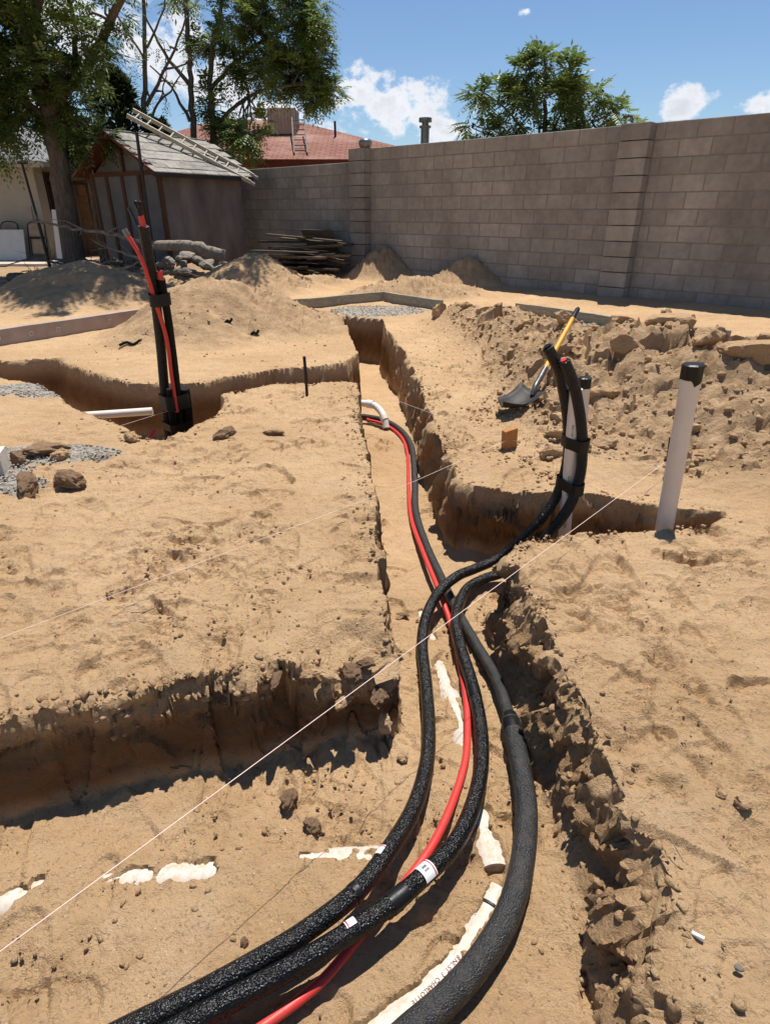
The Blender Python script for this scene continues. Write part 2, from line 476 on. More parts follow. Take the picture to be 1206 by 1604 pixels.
def top_level(x, y):
    z = 0.014 * fbm(x, y, 1.7, 2, 1) + 0.011 * fbm(x, y * 1.5, 5.0, 3, 3) + 0.0045 * fbm(x, y * 1.3, 20.0, 3, 9, .6)
    rr = 1 - np.abs(gnoise(x * 4.2 + 0.5 * gnoise(x * 2, y * 2, 77), y * 7.5, 78)); z = z + 0.010 * (rr ** 3 - 0.4) * sstep(-0.3, 0.3, fbm(x, y, 1.5, 2, 79))
    loose = np.zeros_like(z)
    for mx, my, h, rx, ry in MOUNDS:
        wob = 0.16 * fbm(x, y, 1.6, 2, int(17 + abs(mx * 3)))
        r = np.hypot((x - mx) / rx, (y - my) / ry) + wob * 0.8
        prof = np.clip(1 - r, 0, 1)
        prof = np.where(prof > 0.75, 0.75 + (prof - 0.75) * 0.55, prof) / 0.8875
        prof = prof ** 1.15
        z = z + h * prof
        loose = np.maximum(loose, sstep(0.0, 0.25, prof))
    # rubble ridge on the right
    best = np.full(x.shape, 1e9); hz = np.zeros_like(z); side = np.zeros_like(z)
    for (a, b) in zip(CREST[:-1], CREST[1:]):
        d, qx, qy, t = seg_dist(x, y, a[:2], b[:2])
        nearer = d < best
        best = np.where(nearer, d, best)
        hz = np.where(nearer, a[2] + (b[2] - a[2]) * t, hz)
        cr = (b[0] - a[0]) * (y - a[1]) - (b[1] - a[1]) * (x - a[0])
        side = np.where(nearer, np.sign(cr), side)
    far = side > 0            # beyond the crest, towards the block wall
    sig = np.where(far, 0.42, 0.62 + 0.25 * sstep(5.5, 4.0, y))
    ridge = hz * np.exp(-(best / sig) ** 2)
    edge = 0.80 + 0.10 * gnoise(y * 1.3, y * 0 + 3.3, 5) - 0.12 * sstep(5.5, 7.5, y)
    m = sstep(edge - 0.12, edge + 0.25, x) * sstep(2.45, 2.95, y + 0.10 * gnoise(x * 2, y * 2, 8)) * sstep(8.2, 7.4, y) * sstep(1.25, 0.65, best * np.where(far, 1.6, 0.62))
    z = z + ridge * sstep(edge - 0.35, edge + 0.35, x) * sstep(2.5, 3.4, y)
    f1, f2, idv = cell(x + 0.03 * gnoise(x * 9, y * 9, 2), y, 4.2, 4)
    g1, g2, gid = cell(x, y + 0.015 * gnoise(x * 20, y * 20, 6), 11.0, 14)
    k1, k2, kid = cell(x, y, 24.0, 24)
    wx = x + 0.035 * fbm(x, y, 6.0, 2, 15); wy = y + 0.035 * fbm(x, y, 6.0, 2, 25)
    nearf = 0.35 + 0.65 * sstep(7.0, 4.6, y)
    patch_ = sstep(-0.25, 0.25, fbm(x, y, 1.1, 2, 35))
    lump = (0.13 * facet(wx, wy, 3.4, 4, 1.3) + 0.02) * (0.35 + 0.65 * patch_) + nearf * (0.050 * facet(wx, wy, 8.5, 6, 1.3) + 0.030 * fbm(x, y, 9.0, 3, 47) + 0.014 * facet(wx + 0.3 * wy, wy, 19.0, 8, 1.6) + 0.022 * fbm(x, y, 24.0, 3, 45))
    z = z + m * (lump + 0.05 * fbm(x, y, 3.0, 2, 31))
    # crumbly skin of the other heaps
    z = z + loose * (0.050 * fbm(x, y, 3.5, 4, 41) + 0.018 * fbm(x, y, 13.0, 2, 43) + 0.055 * facet(wx, wy, 8.5, 6, 1.3) * sstep(0.0, 0.4, fbm(x, y, 1.0, 2, 44) + 0.08) + 0.016 * facet(wx, wy, 19.0, 8, 1.2))
    # bank against the block wall
    dw = (x - WALL_O[0]) * WALL_N[0] + (y - WALL_O[1]) * WALL_N[1]
    z = z + 0.07 * sstep(1.5, 0.2, dw) * sstep(-0.3, 0.0, dw)
    return z, m, loose

EX, EY = np.array([p[0] for p in DUG]), np.array([p[1] for p in DUG])

def dug_distance(x, y):
    """signed distance (negative inside the diggings), outward direction, face half width"""
    best = np.full(x.shape, 1e9); bx = np.zeros_like(x); by = np.zeros_like(x); bw = np.zeros_like(x)
    inside = np.zeros(x.shape, dtype=bool)
    n = len(DUG)
    for i in range(n):
        a = DUG[i]; b = DUG[(i + 1) % n]
        d, qx, qy, t = seg_dist(x, y, a[:2], b[:2])
        near = d < best
        best = np.where(near, d, best); bx = np.where(near, qx, bx); by = np.where(near, qy, by)
        bw = np.where(near, a[2] + (b[2] - a[2]) * t, bw)
        cond = (a[1] > y) != (b[1] > y)
        xi = (b[0] - a[0]) * (y - a[1]) / (b[1] - a[1] + 1e-12) + a[0]
        inside ^= cond & (x < xi)
    sg = np.where(inside, -1.0, 1.0)
    dd = np.maximum(best, 1e-6)
    return best * sg, sg * (x - bx) / dd, sg * (y - by) / dd, bw

def surface(x, y):
    """displaced ground position and masks for grid points x, y (1-D arrays)"""
    z, rub, loose = top_level(x, y)
    sub = np.zeros_like(z); tt = np.ones_like(z)
    X = x.copy(); Y = y.copy()
    act = (x > -6.2) & (x < 2.2) & (y > -3.2) & (y < 8.6)
    idx = np.nonzero(act)[0]
    ax, ay = x[idx], y[idx]
    rough_r = sstep(0.25, 0.42, ax) * sstep(2.25, 2.0, ay)            # the crumbled right bank near the camera
    w1 = 0.020 * fbm(ax, ay, 4.0, 2, 51) + 0.008 * fbm(ax, ay, 16.0, 2, 55)
    w2 = 0.020 * fbm(ax, ay, 4.0, 2, 61) + 0.008 * fbm(ax, ay, 16.0, 2, 65)
    d, gx, gy, bw = dug_distance(ax + w1, ay + w2)
    c1, c2, cid = cell(ax * 0.55, ay, 7.0, 71)
    d = d + rough_r * (0.026 * facet(ax * 0.4, ay, 5.5, 71, 1.2) + 0.012 * facet(ax, ay, 14.0, 73, 1.2))
    front = sstep(-1.6, -0.1, ax) * sstep(0.2, 0.0, ax) * sstep(1.9, 1.4, ay) * sstep(0.8, 1.0, ay)
    e1, e2, eid = cell(ax, ay, 16.0, 75)
    edge_l = sstep(-0.40, -0.25, ax) * sstep(0.15, 0.08, ax) * sstep(1.5, 1.7, ay) * sstep(5.0, 4.6, ay)
    d = d + edge_l * (0.030 * facet(ax * 0.3, ay, 6.0, 161, 1.2) + 0.016 * facet(ax, ay, 17.0, 163, 1.2))
    d = d + front * (0.030 * facet(ax, ay * 0.4, 9.0, 75, 1.2) + 0.012 * (eid - 0.5))
    sp_ = np.maximum(np.interp(ax, XS, np.gradient(XS)), np.interp(ay, YS, np.gradient(YS)))
    W = np.clip(3.0 * sp_, 0.050, 0.11) * (1 + 0.5 * rough_r + 0.6 * front)
    t = np.clip((d + W) / (2 * W), 0, 1)
    lim = np.where(d < 0, 1.9, 2.6) * W
    ad = np.abs(d)
    bw = bw * (1 + 0.5 * fbm(ax, ay, 3.0, 2, 81))
    bw = np.minimum(np.maximum(bw, 0.006), W)
    nd = np.where(ad < W, d * bw / W, np.where(ad < lim, np.sign(d) * (bw + (ad - W) * (lim - bw) / (lim - W)), d))
    prof = 0.80 * t + 0.20 * t * t * (3 - 2 * t)
    # undercut and torn faces
    flo = floor_level(ay)
    fz = flo + 0.012 * fbm(ax, ay, 3.1, 2, 91) + 0.007 * fbm(ax, ay, 9.0, 3, 93)
    q1, q2, qid = cell(ax, ay, 30.0, 95)
    fz = fz + 0.008 * (qid - 0.3) * sstep(0.1, 0.5, q2 - q1) * sstep(0.05, 0.35, fbm(ax, ay, 2.4, 2, 97))
    # dirt sloughed along the foot of the faces
    foot = np.exp(-np.clip(-d - W, 0, 1) / 0.05) * np.where(d < 0, 1, 0)
    fz = fz + 0.035 * foot * np.clip(0.4 + fbm(ax, ay, 5.0, 2, 99), 0, 1)
    # cover over the drains, and where they lie bare
    pd = np.full(ax.shape, 9.0)
    for pth in DRAIN.values():
        for a, b in zip(pth[:-1], pth[1:]):
            pd = np.minimum(pd, seg_dist(ax, ay, a, b)[0])
    fz = np.where(pd < 0.08, np.maximum(fz, flo - 0.004), fz)
    ragged = 0.009 * fbm(ax, ay, 30.0, 2, 101) + 0.006 * fbm(ax, ay, 90.0, 1, 103)
    for x0, y0, x1, y1, hw in BARE:
        bd = seg_dist(ax, ay, (x0, y0), (x1, y1))[0] + ragged * min(1, hw / 0.02)
        k = sstep(hw * 1.25, hw * 0.55, bd)
        fz = fz - k * np.maximum(fz - (flo - 0.034), 0)
    # broken corner of the left bank
    zt = z[idx]
    crumb = sstep(0.20, 0.05, np.hypot((ax + 0.09) / 1.25, ay - 1.455) + 0.05 * (eid - 0.5) + 0.04 * fbm(ax, ay, 8.0, 2, 111))
    zt = zt - crumb * (0.045 + 0.10 * eid)
    # broken crust along the front lip
    lip = front * np.exp(-((np.clip(d, 0, 1) - 0.02) / 0.06) ** 2)
    zt = zt + lip * (0.045 * (eid - 0.62) * sstep(0.0, 0.3, e2 - e1))
    zz = fz + (zt - fz) * prof
    mid = np.sin(np.pi * np.clip(t, 0, 1)) ** 0.7
    along = ax * 0.9 + ay
    topw = sstep(0.05, 0.30, t)
    wn = 0.010 * fbm(along, zz * 1.6, 9.0, 3, 121) + 0.020 * facet(along, zz * 1.2, 8.0, 133, 1.2)
    wn = wn + rough_r * (0.056 * facet(ay + zz * 0.7, zz * 0.9 - ay * 0.25, 7.0, 131, 1.6) + 0.022 * facet(ay, zz, 18.0, 135, 1.5) + 0.012 * fbm(ay, zz, 40.0, 2, 137))
    crust = sstep(0.45, 0.75, t) * sstep(1.02, 0.96, t)
    wn = wn + front * (0.016 * fbm(ax, zz * 1.6, 7.0, 3, 127) + crust * (0.040 * facet(ax * 0.75 + zz * 0.5, zz * 2.6 - ax * 0.35, 10.0, 139, 1.4) + 0.012 * facet(ax, zz * 1.4, 34.0, 143, 1.3)))
    flute = sstep(0.0, 0.1, ax) * sstep(2.7, 2.9, ay) * sstep(7.5, 7.0, ay) * sstep(0.6, 0.5, ax)
    wn = wn + flute * (0.065 * facet(ay + zz * 0.3, zz * 0.35, 6.5, 145, 1.6) + 0.03 * facet(ay, zz * 0.6, 16.0, 147, 1.4))
    cross = sstep(0.3, 0.4, ax) * sstep(1.6, 1.4, ax) * sstep(2.3, 2.4, ay) * sstep(2.95, 2.85, ay)
    wn = wn + cross * (0.034 * facet(ax * 0.8 + zz * 0.4, zz * 1.3, 9.0, 151, 1.4) + 0.012 * facet(ax, zz, 24.0, 153, 1.3))
    mid = np.where((rough_r + front + flute) > 0.3, np.maximum(mid, topw * sstep(1.0, 0.93, t)), mid)
    wn = wn * np.clip(0.014 / sp_, 0.3, 1)
    mv = (nd - d) + wn * mid
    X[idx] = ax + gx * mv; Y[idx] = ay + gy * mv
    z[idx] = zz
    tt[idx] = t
    sub[idx] = sstep(0.86, 0.55, t) * sstep(0.02, 0.25, t) * 0.85 * (1 - 0.65 * flute) * (1 - 0.55 * rough_r)  # painted face shade, eased on the right-hand faces that catch some sun
    return X, Y, z, rub, loose, sub, tt

def axis(fine0, fine1, step, lo, hi, grow_lo, grow_hi, cap_lo=9e9, cap_hi=9e9):
    mid = list(np.arange(fine0, fine1, step))
    up = []; s = step; v = mid[-1]
    while v < hi:
        s = min(s * grow_hi, max(cap_hi, 0) if v < 14 else 9e9) if v < 14 else s * 1.35
        v += s; up.append(v)
    dn = []; s = step; v = mid[0]
    while v > lo:
        s = min(s * grow_lo, cap_lo) if v > -8 else s * 1.4
        v -= s; dn.append(v)
    return np.array(dn[::-1] + mid + up)

XS = axis(-1.05, 0.95, 0.0055, -75, 75, 1.022, 1.022, 0.10, 0.10)
YS = axis(0.50, 2.45, 0.0055, -30, 95, 1.12, 1.0062, 9, 0.055)
NX, NY = len(XS), len(YS)
GX, GY = np.meshgrid(XS, YS)
gx_, gy_ = GX.ravel(), GY.ravel()
PX, PY_, PZ, RUB, LOOSE, SUB, TT = surface(gx_, gy_)

# boot prints pressed into the trampled surfaces
def stamp_prints():
    rng = random.Random(11)
    Z = PZ.reshape(NY, NX); T = TT.reshape(NY, NX); R = RUB.reshape(NY, NX); LO = LOOSE.reshape(NY, NX)
    for _ in range(520):
        k = rng.random()
        if k < 0.42: cx, cy = rng.uniform(-2.2, 0.0), rng.uniform(1.2, 4.6)
        elif k < 0.72: cx, cy = rng.uniform(0.45, 1.9), rng.uniform(0.4, 2.3)
        elif k < 0.84: cx, cy = rng.uniform(0.3, 1.0), rng.uniform(2.7, 5.5)
        else: cx, cy = rng.uniform(-1.0, 0.4), rng.uniform(0.4, 2.2)
        a = rng.gauss(0.3, 0.7) + (math.pi if rng.random() < 0.5 else 0) - math.pi / 2 * (rng.random() < 0.6)
        dep = rng.uniform(0.007, 0.017)
        i0, i1 = np.searchsorted(XS, [cx - 0.22, cx + 0.22]); j0, j1 = np.searchsorted(YS, [cy - 0.22, cy + 0.22])
        if i1 <= i0 or j1 <= j0: continue
        xx = GX[j0:j1, i0:i1] - cx; yy = GY[j0:j1, i0:i1] - cy
        u = xx * math.cos(a) + yy * math.sin(a); v = -xx * math.sin(a) + yy * math.cos(a)
        v = v - 0.012 * np.sin(u * 12)
        hw = 0.046 + 0.010 * np.cos((u - 0.06) * 20)
        e = np.maximum(np.abs(u) / 0.145, np.abs(v) / hw)
        e2 = np.hypot(np.clip(np.abs(u) - 0.095, 0, 1) / 0.05, v / hw)
        e = np.where(np.abs(u) > 0.095, e2, np.abs(v) / hw)
        ins = sstep(1.12, 0.88, e)
        rim = np.exp(-((e - 1.18) / 0.16) ** 2)
        tread = 0.5 + 0.5 * np.sin((u + np.abs(v) * (0.6 if dep > .007 else -0.5)) * 2 * math.pi / rng.uniform(.020, .030))
        wear = np.clip(0.55 + fbm(GX[j0:j1, i0:i1], GY[j0:j1, i0:i1], 9.0, 2, 201), 0, 1)
        w = (1 - R[j0:j1, i0:i1]) * (1 - LO[j0:j1, i0:i1]) * np.where((T[j0:j1, i0:i1] > 0.97) | (T[j0:j1, i0:i1] < 0.02), 1, 0)
        Z[j0:j1, i0:i1] += w * wear * (-dep * ins + 0.42 * dep * rim - 0.0050 * ins * tread)
stamp_prints()

GRAVEL = [(-2.75, 4.42, .42, .16), (-2.45, 4.28, .25, .12), (-1.85, 3.12, .38, .17), (-1.62, 3.13, .2, .10), (-2.1, 2.85, .35, .3), (-1.8, 2.72, .16, .12), (-0.1, 8.45, .75, .55), (2.2, 7.3, .5, .35)]
grav = np.zeros_like(PZ)
wobg = 0.35 * fbm(gx_, gy_, 4.0, 3, 211)
for gx0, gy0, rx, ry in GRAVEL:
    grav = np.maximum(grav, sstep(1.0, 0.65, np.hypot((gx_ - gx0) / rx, (gy_ - gy0) / ry) + wobg))
grav *= np.where(TT > 0.97, 1, 0)
g1, g2, gid = cell(gx_, gy_, 45.0, 213)
PZ += grav * 0.014 * gid
dark_ground = sstep(-2.5, -4.5, gx_) * sstep(10.5, 12.0, gy_) * sstep(0.1, 0.5, 0.3 + fbm(gx_, gy_, 0.9, 3, 217)) * 0.6  # darker brown tone towards the back left
dark_ground = np.maximum(dark_ground, sstep(12.3, 13.2, gy_) * 0.35 * sstep(1.0, -0.5, gx_))

ii = np.arange(NX * NY).reshape(NY, NX)
quads = np.stack([ii[:-1, :-1].ravel(), ii[:-1, 1:].ravel(), ii[1:, 1:].ravel(), ii[1:, :-1].ravel()], 1)
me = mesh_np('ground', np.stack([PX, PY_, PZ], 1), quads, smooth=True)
for nm, arr in (('subsoil_shade', SUB), ('gravel', grav), ('dark_ground', dark_ground), ('loose', np.maximum(RUB, LOOSE) * 0.6)):
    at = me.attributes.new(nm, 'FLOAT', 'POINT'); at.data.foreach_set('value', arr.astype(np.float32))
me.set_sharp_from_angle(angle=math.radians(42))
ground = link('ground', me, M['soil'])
tag(ground, 'sandy trenched yard ground', kind='structure')

def ground_at(x, y):
    X, Y, Z, *_ = surface(np.array([float(x)]), np.array([float(y)]))
    return float(Z[0])
def ground_many(x, y):
    return surface(np.asarray(x, float), np.asarray(y, float))

# ------------------------------------------------------------------ more materials
M['block'] = pmat('concrete_block', (0.345, 0.312, 0.272), 0.92, 0.15, (0.27, 0.242, 0.21), 9, 0.9, 120, 0.006, objvar=0.11, detail=8)
def stain_blocks(m):
    nt = m.node_tree; N, L = nt.nodes.new, nt.links.new; p = nt.nodes['Principled BSDF']; old = p.inputs['Base Color'].links[0].from_socket
    geo = N('ShaderNodeNewGeometry'); mp = N('ShaderNodeMapping'); mp.inputs['Scale'].default_value = (1.0, 1.0, 0.45); L(geo.outputs['Position'], mp.inputs[0])
    n = N('ShaderNodeTexNoise'); n.inputs['Scale'].default_value = 1.1; n.inputs['Detail'].default_value = 6; n.inputs['Roughness'].default_value = .62; L(mp.outputs[0], n.inputs['Vector'])
    r = N('ShaderNodeMapRange'); L(n.outputs['Fac'], r.inputs[0]); r.inputs[1].default_value = .32; r.inputs[2].default_value = .68; r.inputs[3].default_value = .72; r.inputs[4].default_value = 1.22
    hs = N('ShaderNodeHueSaturation'); L(r.outputs[0], hs.inputs['Value']); L(old, hs.inputs['Color']); L(hs.outputs[0], p.inputs['Base Color'])
stain_blocks(M['block'])
M['mortar'] = pmat('mortar', (0.25, 0.222, 0.19), 0.95, 0.1, (0.19, 0.167, 0.143), 12, 0.5, 60, 0.004)
M['footing'] = pmat('footing_concrete', (0.42, 0.37, 0.31), 0.9, 0.15, (0.3, 0.25, 0.2), 6, 0.5, 50, 0.004)
M['tan_block'] = pmat('tan_block', (0.42, 0.255, 0.135), 0.92, 0.1, (0.33, 0.19, 0.10), 7, 0.6, 60, 0.005, objvar=0.15)
M['curb'] = pmat('pinkish_form_concrete', (0.40, 0.325, 0.285), 0.9, 0.15, (0.30, 0.235, 0.20), 5, 0.5, 60, 0.004)
M['curb_white'] = pmat('pale_concrete', (0.62, 0.57, 0.50), 0.9, 0.15, (0.45, 0.39, 0.33), 8, 0.5, 60, 0.004)
M['ring'] = pmat('pale_ring', (0.6, 0.55, 0.48), 0.8)
M['form'] = pmat('weathered_form_board', (0.36, 0.33, 0.25), 0.9, 0.15, (0.22, 0.21, 0.165), 10, 0.5, 80, 0.004, stretch=(1, 1, 4))
M['slab'] = pmat('pale_slab', (0.55, 0.48, 0.40), 0.9, 0.15, (0.42, 0.36, 0.29), 4, 0.4, 60, 0.004)

def pipe_material(name, base, rough, crinkle, bscale, dust, spec=0.4):
    m = bpy.data.materials.new(name); m.use_nodes = True
    nt = m.node_tree; N, L = nt.nodes.new, nt.links.new
    p = nt.nodes['Principled BSDF']; p.inputs['Roughness'].default_value = rough
    p.inputs['Specular IOR Level'].default_value = spec
    geo = N('ShaderNodeNewGeometry')
    v = N('ShaderNodeTexNoise'); v.inputs['Scale'].default_value = bscale; v.inputs['Detail'].default_value = 3
    L(geo.outputs['Position'], v.inputs['Vector'])
    w = N('ShaderNodeTexVoronoi'); w.inputs['Scale'].default_value = bscale * 1.3; w.feature = 'SMOOTH_F1'
    L(geo.outputs['Position'], w.inputs['Vector'])
    ad = N('ShaderNodeMath'); ad.operation = 'ADD'; L(v.outputs['Fac'], ad.inputs[0]); L(w.outputs['Distance'], ad.inputs[1])
    b = N('ShaderNodeBump'); b.inputs['Strength'].default_value = crinkle; b.inputs['Distance'].default_value = 0.006
    L(ad.outputs[0], b.inputs['Height']); L(b.outputs[0], p.inputs['Normal'])
    d = N('ShaderNodeTexNoise'); d.inputs['Scale'].default_value = 26; d.inputs['Detail'].default_value = 8; d.inputs['Roughness'].default_value = 0.7
    L(geo.outputs['Position'], d.inputs['Vector'])
    r = N('ShaderNodeMapRange'); L(d.outputs['Fac'], r.inputs[0]); r.inputs[1].default_value = 0.5; r.inputs[2].default_value = 0.8
    r.inputs[4].default_value = dust
    mx = N('ShaderNodeMix'); mx.data_type = 'RGBA'; mx.inputs[6].default_value = (*base, 1); mx.inputs[7].default_value = (0.30, 0.22, 0.13, 1)
    L(r.outputs[0], mx.inputs[0]); L(mx.outputs[2], p.inputs['Base Color'])
    rr = N('ShaderNodeMapRange'); L(d.outputs['Fac'], rr.inputs[0]); rr.inputs[1].default_value = 0.4; rr.inputs[2].default_value = 0.7
    rr.inputs[3].default_value = rough; rr.inputs[4].default_value = min(1, rough + 0.3 * (dust > 0.1) + 0.05)
    L(rr.outputs[0], p.inputs['Roughness'])
    return m
M['foam'] = pipe_material('glossy_black_foam', (0.005, 0.005, 0.0052), 0.26, 0.62, 185, 0.06, 0.32)
M['foam_dull'] = pipe_material('dusty_black_foam', (0.022, 0.022, 0.022), 0.40, 0.6, 230, 0.18)
M['foam_shade'] = pipe_material('black_foam_riser', (0.006, 0.0055, 0.0055), 0.55, 0.35, 220, 0.0, 0.15)
M['red'] = pmat('red_plastic', (0.62, 0.035, 0.03), 0.45, 0.4, (0.50, 0.05, 0.04), 18, 0.2, 90, 0.003)
M['pvc'] = pmat('white_pvc', (0.72, 0.69, 0.64), 0.4, 0.4, (0.56, 0.50, 0.43), 9, 0.1, 60, 0.002)
M['pvc_clean'] = pmat('clean_pvc', (0.74, 0.66, 0.57), 0.4, 0.4, (0.66, 0.575, 0.485), 5)
def dusty_pvc():
    m = pmat('dusty_pvc', (0.55, 0.52, 0.465), 0.5, 0.35, (0.46, 0.415, 0.355), 6)
    nt = m.node_tree; N, L = nt.nodes.new, nt.links.new
    p = nt.nodes['Principled BSDF']
    old = p.inputs['Base Color'].links[0].from_socket
    geo = N('ShaderNodeNewGeometry')
    n = N('ShaderNodeTexNoise'); n.inputs['Scale'].default_value = 60; n.inputs['Detail'].default_value = 8; n.inputs['Roughness'].default_value = .75
    L(geo.outputs['Position'], n.inputs['Vector'])
    r = N('ShaderNodeMapRange'); L(n.outputs['Fac'], r.inputs[0]); r.inputs[1].default_value = .47; r.inputs[2].default_value = .64; r.inputs[4].default_value = .9
    mx = N('ShaderNodeMix'); mx.data_type = 'RGBA'; L(r.outputs[0], mx.inputs[0]); L(old, mx.inputs[6]); mx.inputs[7].default_value = (0.46, 0.32, 0.19, 1)
    L(mx.outputs[2], p.inputs['Base Color'])
    return m
M['pvc_dusty'] = dusty_pvc()
M['tape'] = pmat('black_tape', (0.007, 0.007, 0.007), 0.4, 0.3, (0.008, 0.008, 0.008), 30, 0.3, 60, 0.004)
M['tag_white'] = pmat('white_sticker', (0.72, 0.71, 0.70), 0.4, 0.4, (0.66, 0.65, 0.64), 20)
M['tag_red'] = pmat('red_print', (0.45, 0.03, 0.05), 0.4)
M['ink'] = pmat('dark_print', (0.05, 0.05, 0.05), 0.5)
M['ink_red'] = pmat('maroon_print', (0.22, 0.03, 0.05), 0.5)
M['string'] = pmat('mason_line', (0.80, 0.56, 0.48), 0.7, 0.2, (0.80, 0.68, 0.56), 3)
M['handle'] = pmat('yellow_handle', (0.72, 0.38, 0.035), 0.4, 0.4, (0.55, 0.27, 0.03), 12)
M['steel'] = pmat('worn_steel', (0.16, 0.155, 0.15), 0.42, 0.5, (0.07, 0.065, 0.06), 25, 0.2, 40, 0.003, metal=0.6)
M['blade'] = pmat('dark_blade', (0.016, 0.015, 0.015), 0.6, 0.3, (0.05, 0.04, 0.03), 14, 0.2, 40, 0.003)
M['rust'] = pmat('rusty_rebar', (0.05, 0.033, 0.026), 0.8, 0.3, (0.025, 0.02, 0.018), 60)
M['stake'] = pmat('orange_stake_wood', (0.46, 0.215, 0.075), 0.8, 0.2, (0.32, 0.14, 0.05), 25, 0.4, 90, 0.003, stretch=(1, 1, .2))
M['old_wood'] = pmat('weathered_plank', (0.15, 0.115, 0.08), 0.9, 0.15, (0.05, 0.037, 0.027), 9, 0.7, 60, 0.006, objvar=0.55, stretch=(.4, 6, 6))
M['ply'] = pmat('dark_plywood', (0.13, 0.095, 0.062), 0.9, 0.15, (0.085, 0.062, 0.042), 20, 0.4, 60, 0.004)
M['alu'] = pmat('weathered_aluminium', (0.42, 0.385, 0.32), 0.5, 0.4, (0.28, 0.25, 0.2), 18, 0.1, 40, 0.002, metal=0.25)
M['shed_panel'] = pmat('grey_shed_panel', (0.17, 0.168, 0.165), 0.85, 0.2, (0.12, 0.118, 0.115), 3, 0.3, 60, 0.003)
M['shed_trim'] = pmat('brown_shed_trim', (0.10, 0.047, 0.025), 0.85, 0.2, (0.10, 0.045, 0.025), 10)
M['shed_side'] = pmat('rust_streaked_stucco', (0.235, 0.20, 0.175), 0.92, 0.1, (0.115, 0.098, 0.088), 2.6, 0.7, 45, 0.008, detail=9, stretch=(1, 1, .35))
M['soffit'] = pmat('dark_red_soffit', (0.16, 0.045, 0.025), 0.85, 0.2, (0.10, 0.03, 0.02), 6)
M['shingle'] = pmat('grey_shingle', (0.33, 0.31, 0.275), 0.95, 0.1, (0.22, 0.205, 0.185), 14, 0.6, 120, 0.004, objvar=0.18)
M['shingle_house'] = pmat('pale_grey_shingle', (0.225, 0.225, 0.225), 0.95, 0.1, (0.165, 0.165, 0.165), 14, 0.6, 120, 0.004, objvar=0.12)
M['house_wall'] = pmat('cream_stucco', (0.40, 0.36, 0.29), 0.92, 0.15, (0.35, 0.31, 0.25), 3, 0.5, 80, 0.004)
M['ochre_wall'] = pmat('ochre_stucco', (0.46, 0.31, 0.14), 0.92, 0.15, (0.38, 0.25, 0.11), 3)
M['dark_glass'] = pmat('dark_window_glass', (0.010, 0.011, 0.013), 0.12, 0.5, (0.006, 0.007, 0.008), 2)
M['frame_dark'] = pmat('dark_window_frame', (0.04, 0.033, 0.028), 0.6)
M['cooler'] = pmat('tan_cooler', (0.54, 0.41, 0.31), 0.7, 0.3, (0.45, 0.33, 0.245), 6)
M['galv'] = pmat('galvanised', (0.22, 0.22, 0.22), 0.4, 0.5, (0.13, 0.13, 0.13), 8, metal=0.5)
M['grey_rail'] = pmat('dull_grey_rail', (0.15, 0.125, 0.11), 0.7, 0.2)
M['chair_frame'] = pmat('black_chair_frame', (0.014, 0.013, 0.012), 0.4)
M['chair_pad'] = pmat('beige_chair_pad', (0.34, 0.26, 0.18), 0.8, 0.2)
M['table_top'] = pmat('pale_table_top', (0.50, 0.50, 0.48), 0.6, 0.3, (0.44, 0.44, 0.42), 5)
M['bark'] = pmat('grey_brown_bark', (0.175, 0.142, 0.112), 0.95, 0.1, (0.085, 0.068, 0.054), 9, 0.9, 30, 0.02, stretch=(3, 3, .6))
M['dead_wood'] = pmat('bleached_branch', (0.31, 0.26, 0.20), 0.9, 0.15, (0.16, 0.13, 0.10), 12, 0.5, 50, 0.005)

def roof_material():
    m = bpy.data.materials.new('red_asphalt_shingle'); m.use_nodes = True
    nt = m.node_tree; N, L = nt.nodes.new, nt.links.new
    p = nt.nodes['Principled BSDF']; p.inputs['Roughness'].default_value = .95; p.inputs['Specular IOR Level'].default_value = .1
    tc = N('ShaderNodeTexCoord')
    mp = N('ShaderNodeMapping'); L(tc.outputs['Object'], mp.inputs[0])
    br = N('ShaderNodeTexBrick'); br.inputs['Scale'].default_value = 1.0
    br.inputs['Brick Width'].default_value = .3; br.inputs['Row Height'].default_value = .14; br.inputs['Mortar Size'].default_value = .012
    br.inputs['Color1'].default_value = (.30, .15, .115, 1); br.inputs['Color2'].default_value = (.235, .112, .085, 1); br.inputs['Mortar'].default_value = (.11, .05, .04, 1)
    L(mp.outputs[0], br.inputs['Vector'])
    n = N('ShaderNodeTexNoise'); n.inputs['Scale'].default_value = .8; n.inputs['Detail'].default_value = 5; L(tc.outputs['Object'], n.inputs['Vector'])
    r = N('ShaderNodeMapRange'); L(n.outputs['Fac'], r.inputs[0]); r.inputs[1].default_value = .52; r.inputs[2].default_value = .72; r.inputs[4].default_value = .6
    mx = N('ShaderNodeMix'); mx.data_type = 'RGBA'; L(r.outputs[0], mx.inputs[0]); L(br.outputs['Color'], mx.inputs[6]); mx.inputs[7].default_value = (.42, .28, .22, 1)
    L(mx.outputs[2], p.inputs['Base Color'])
    return m
M['red_roof'] = roof_material()

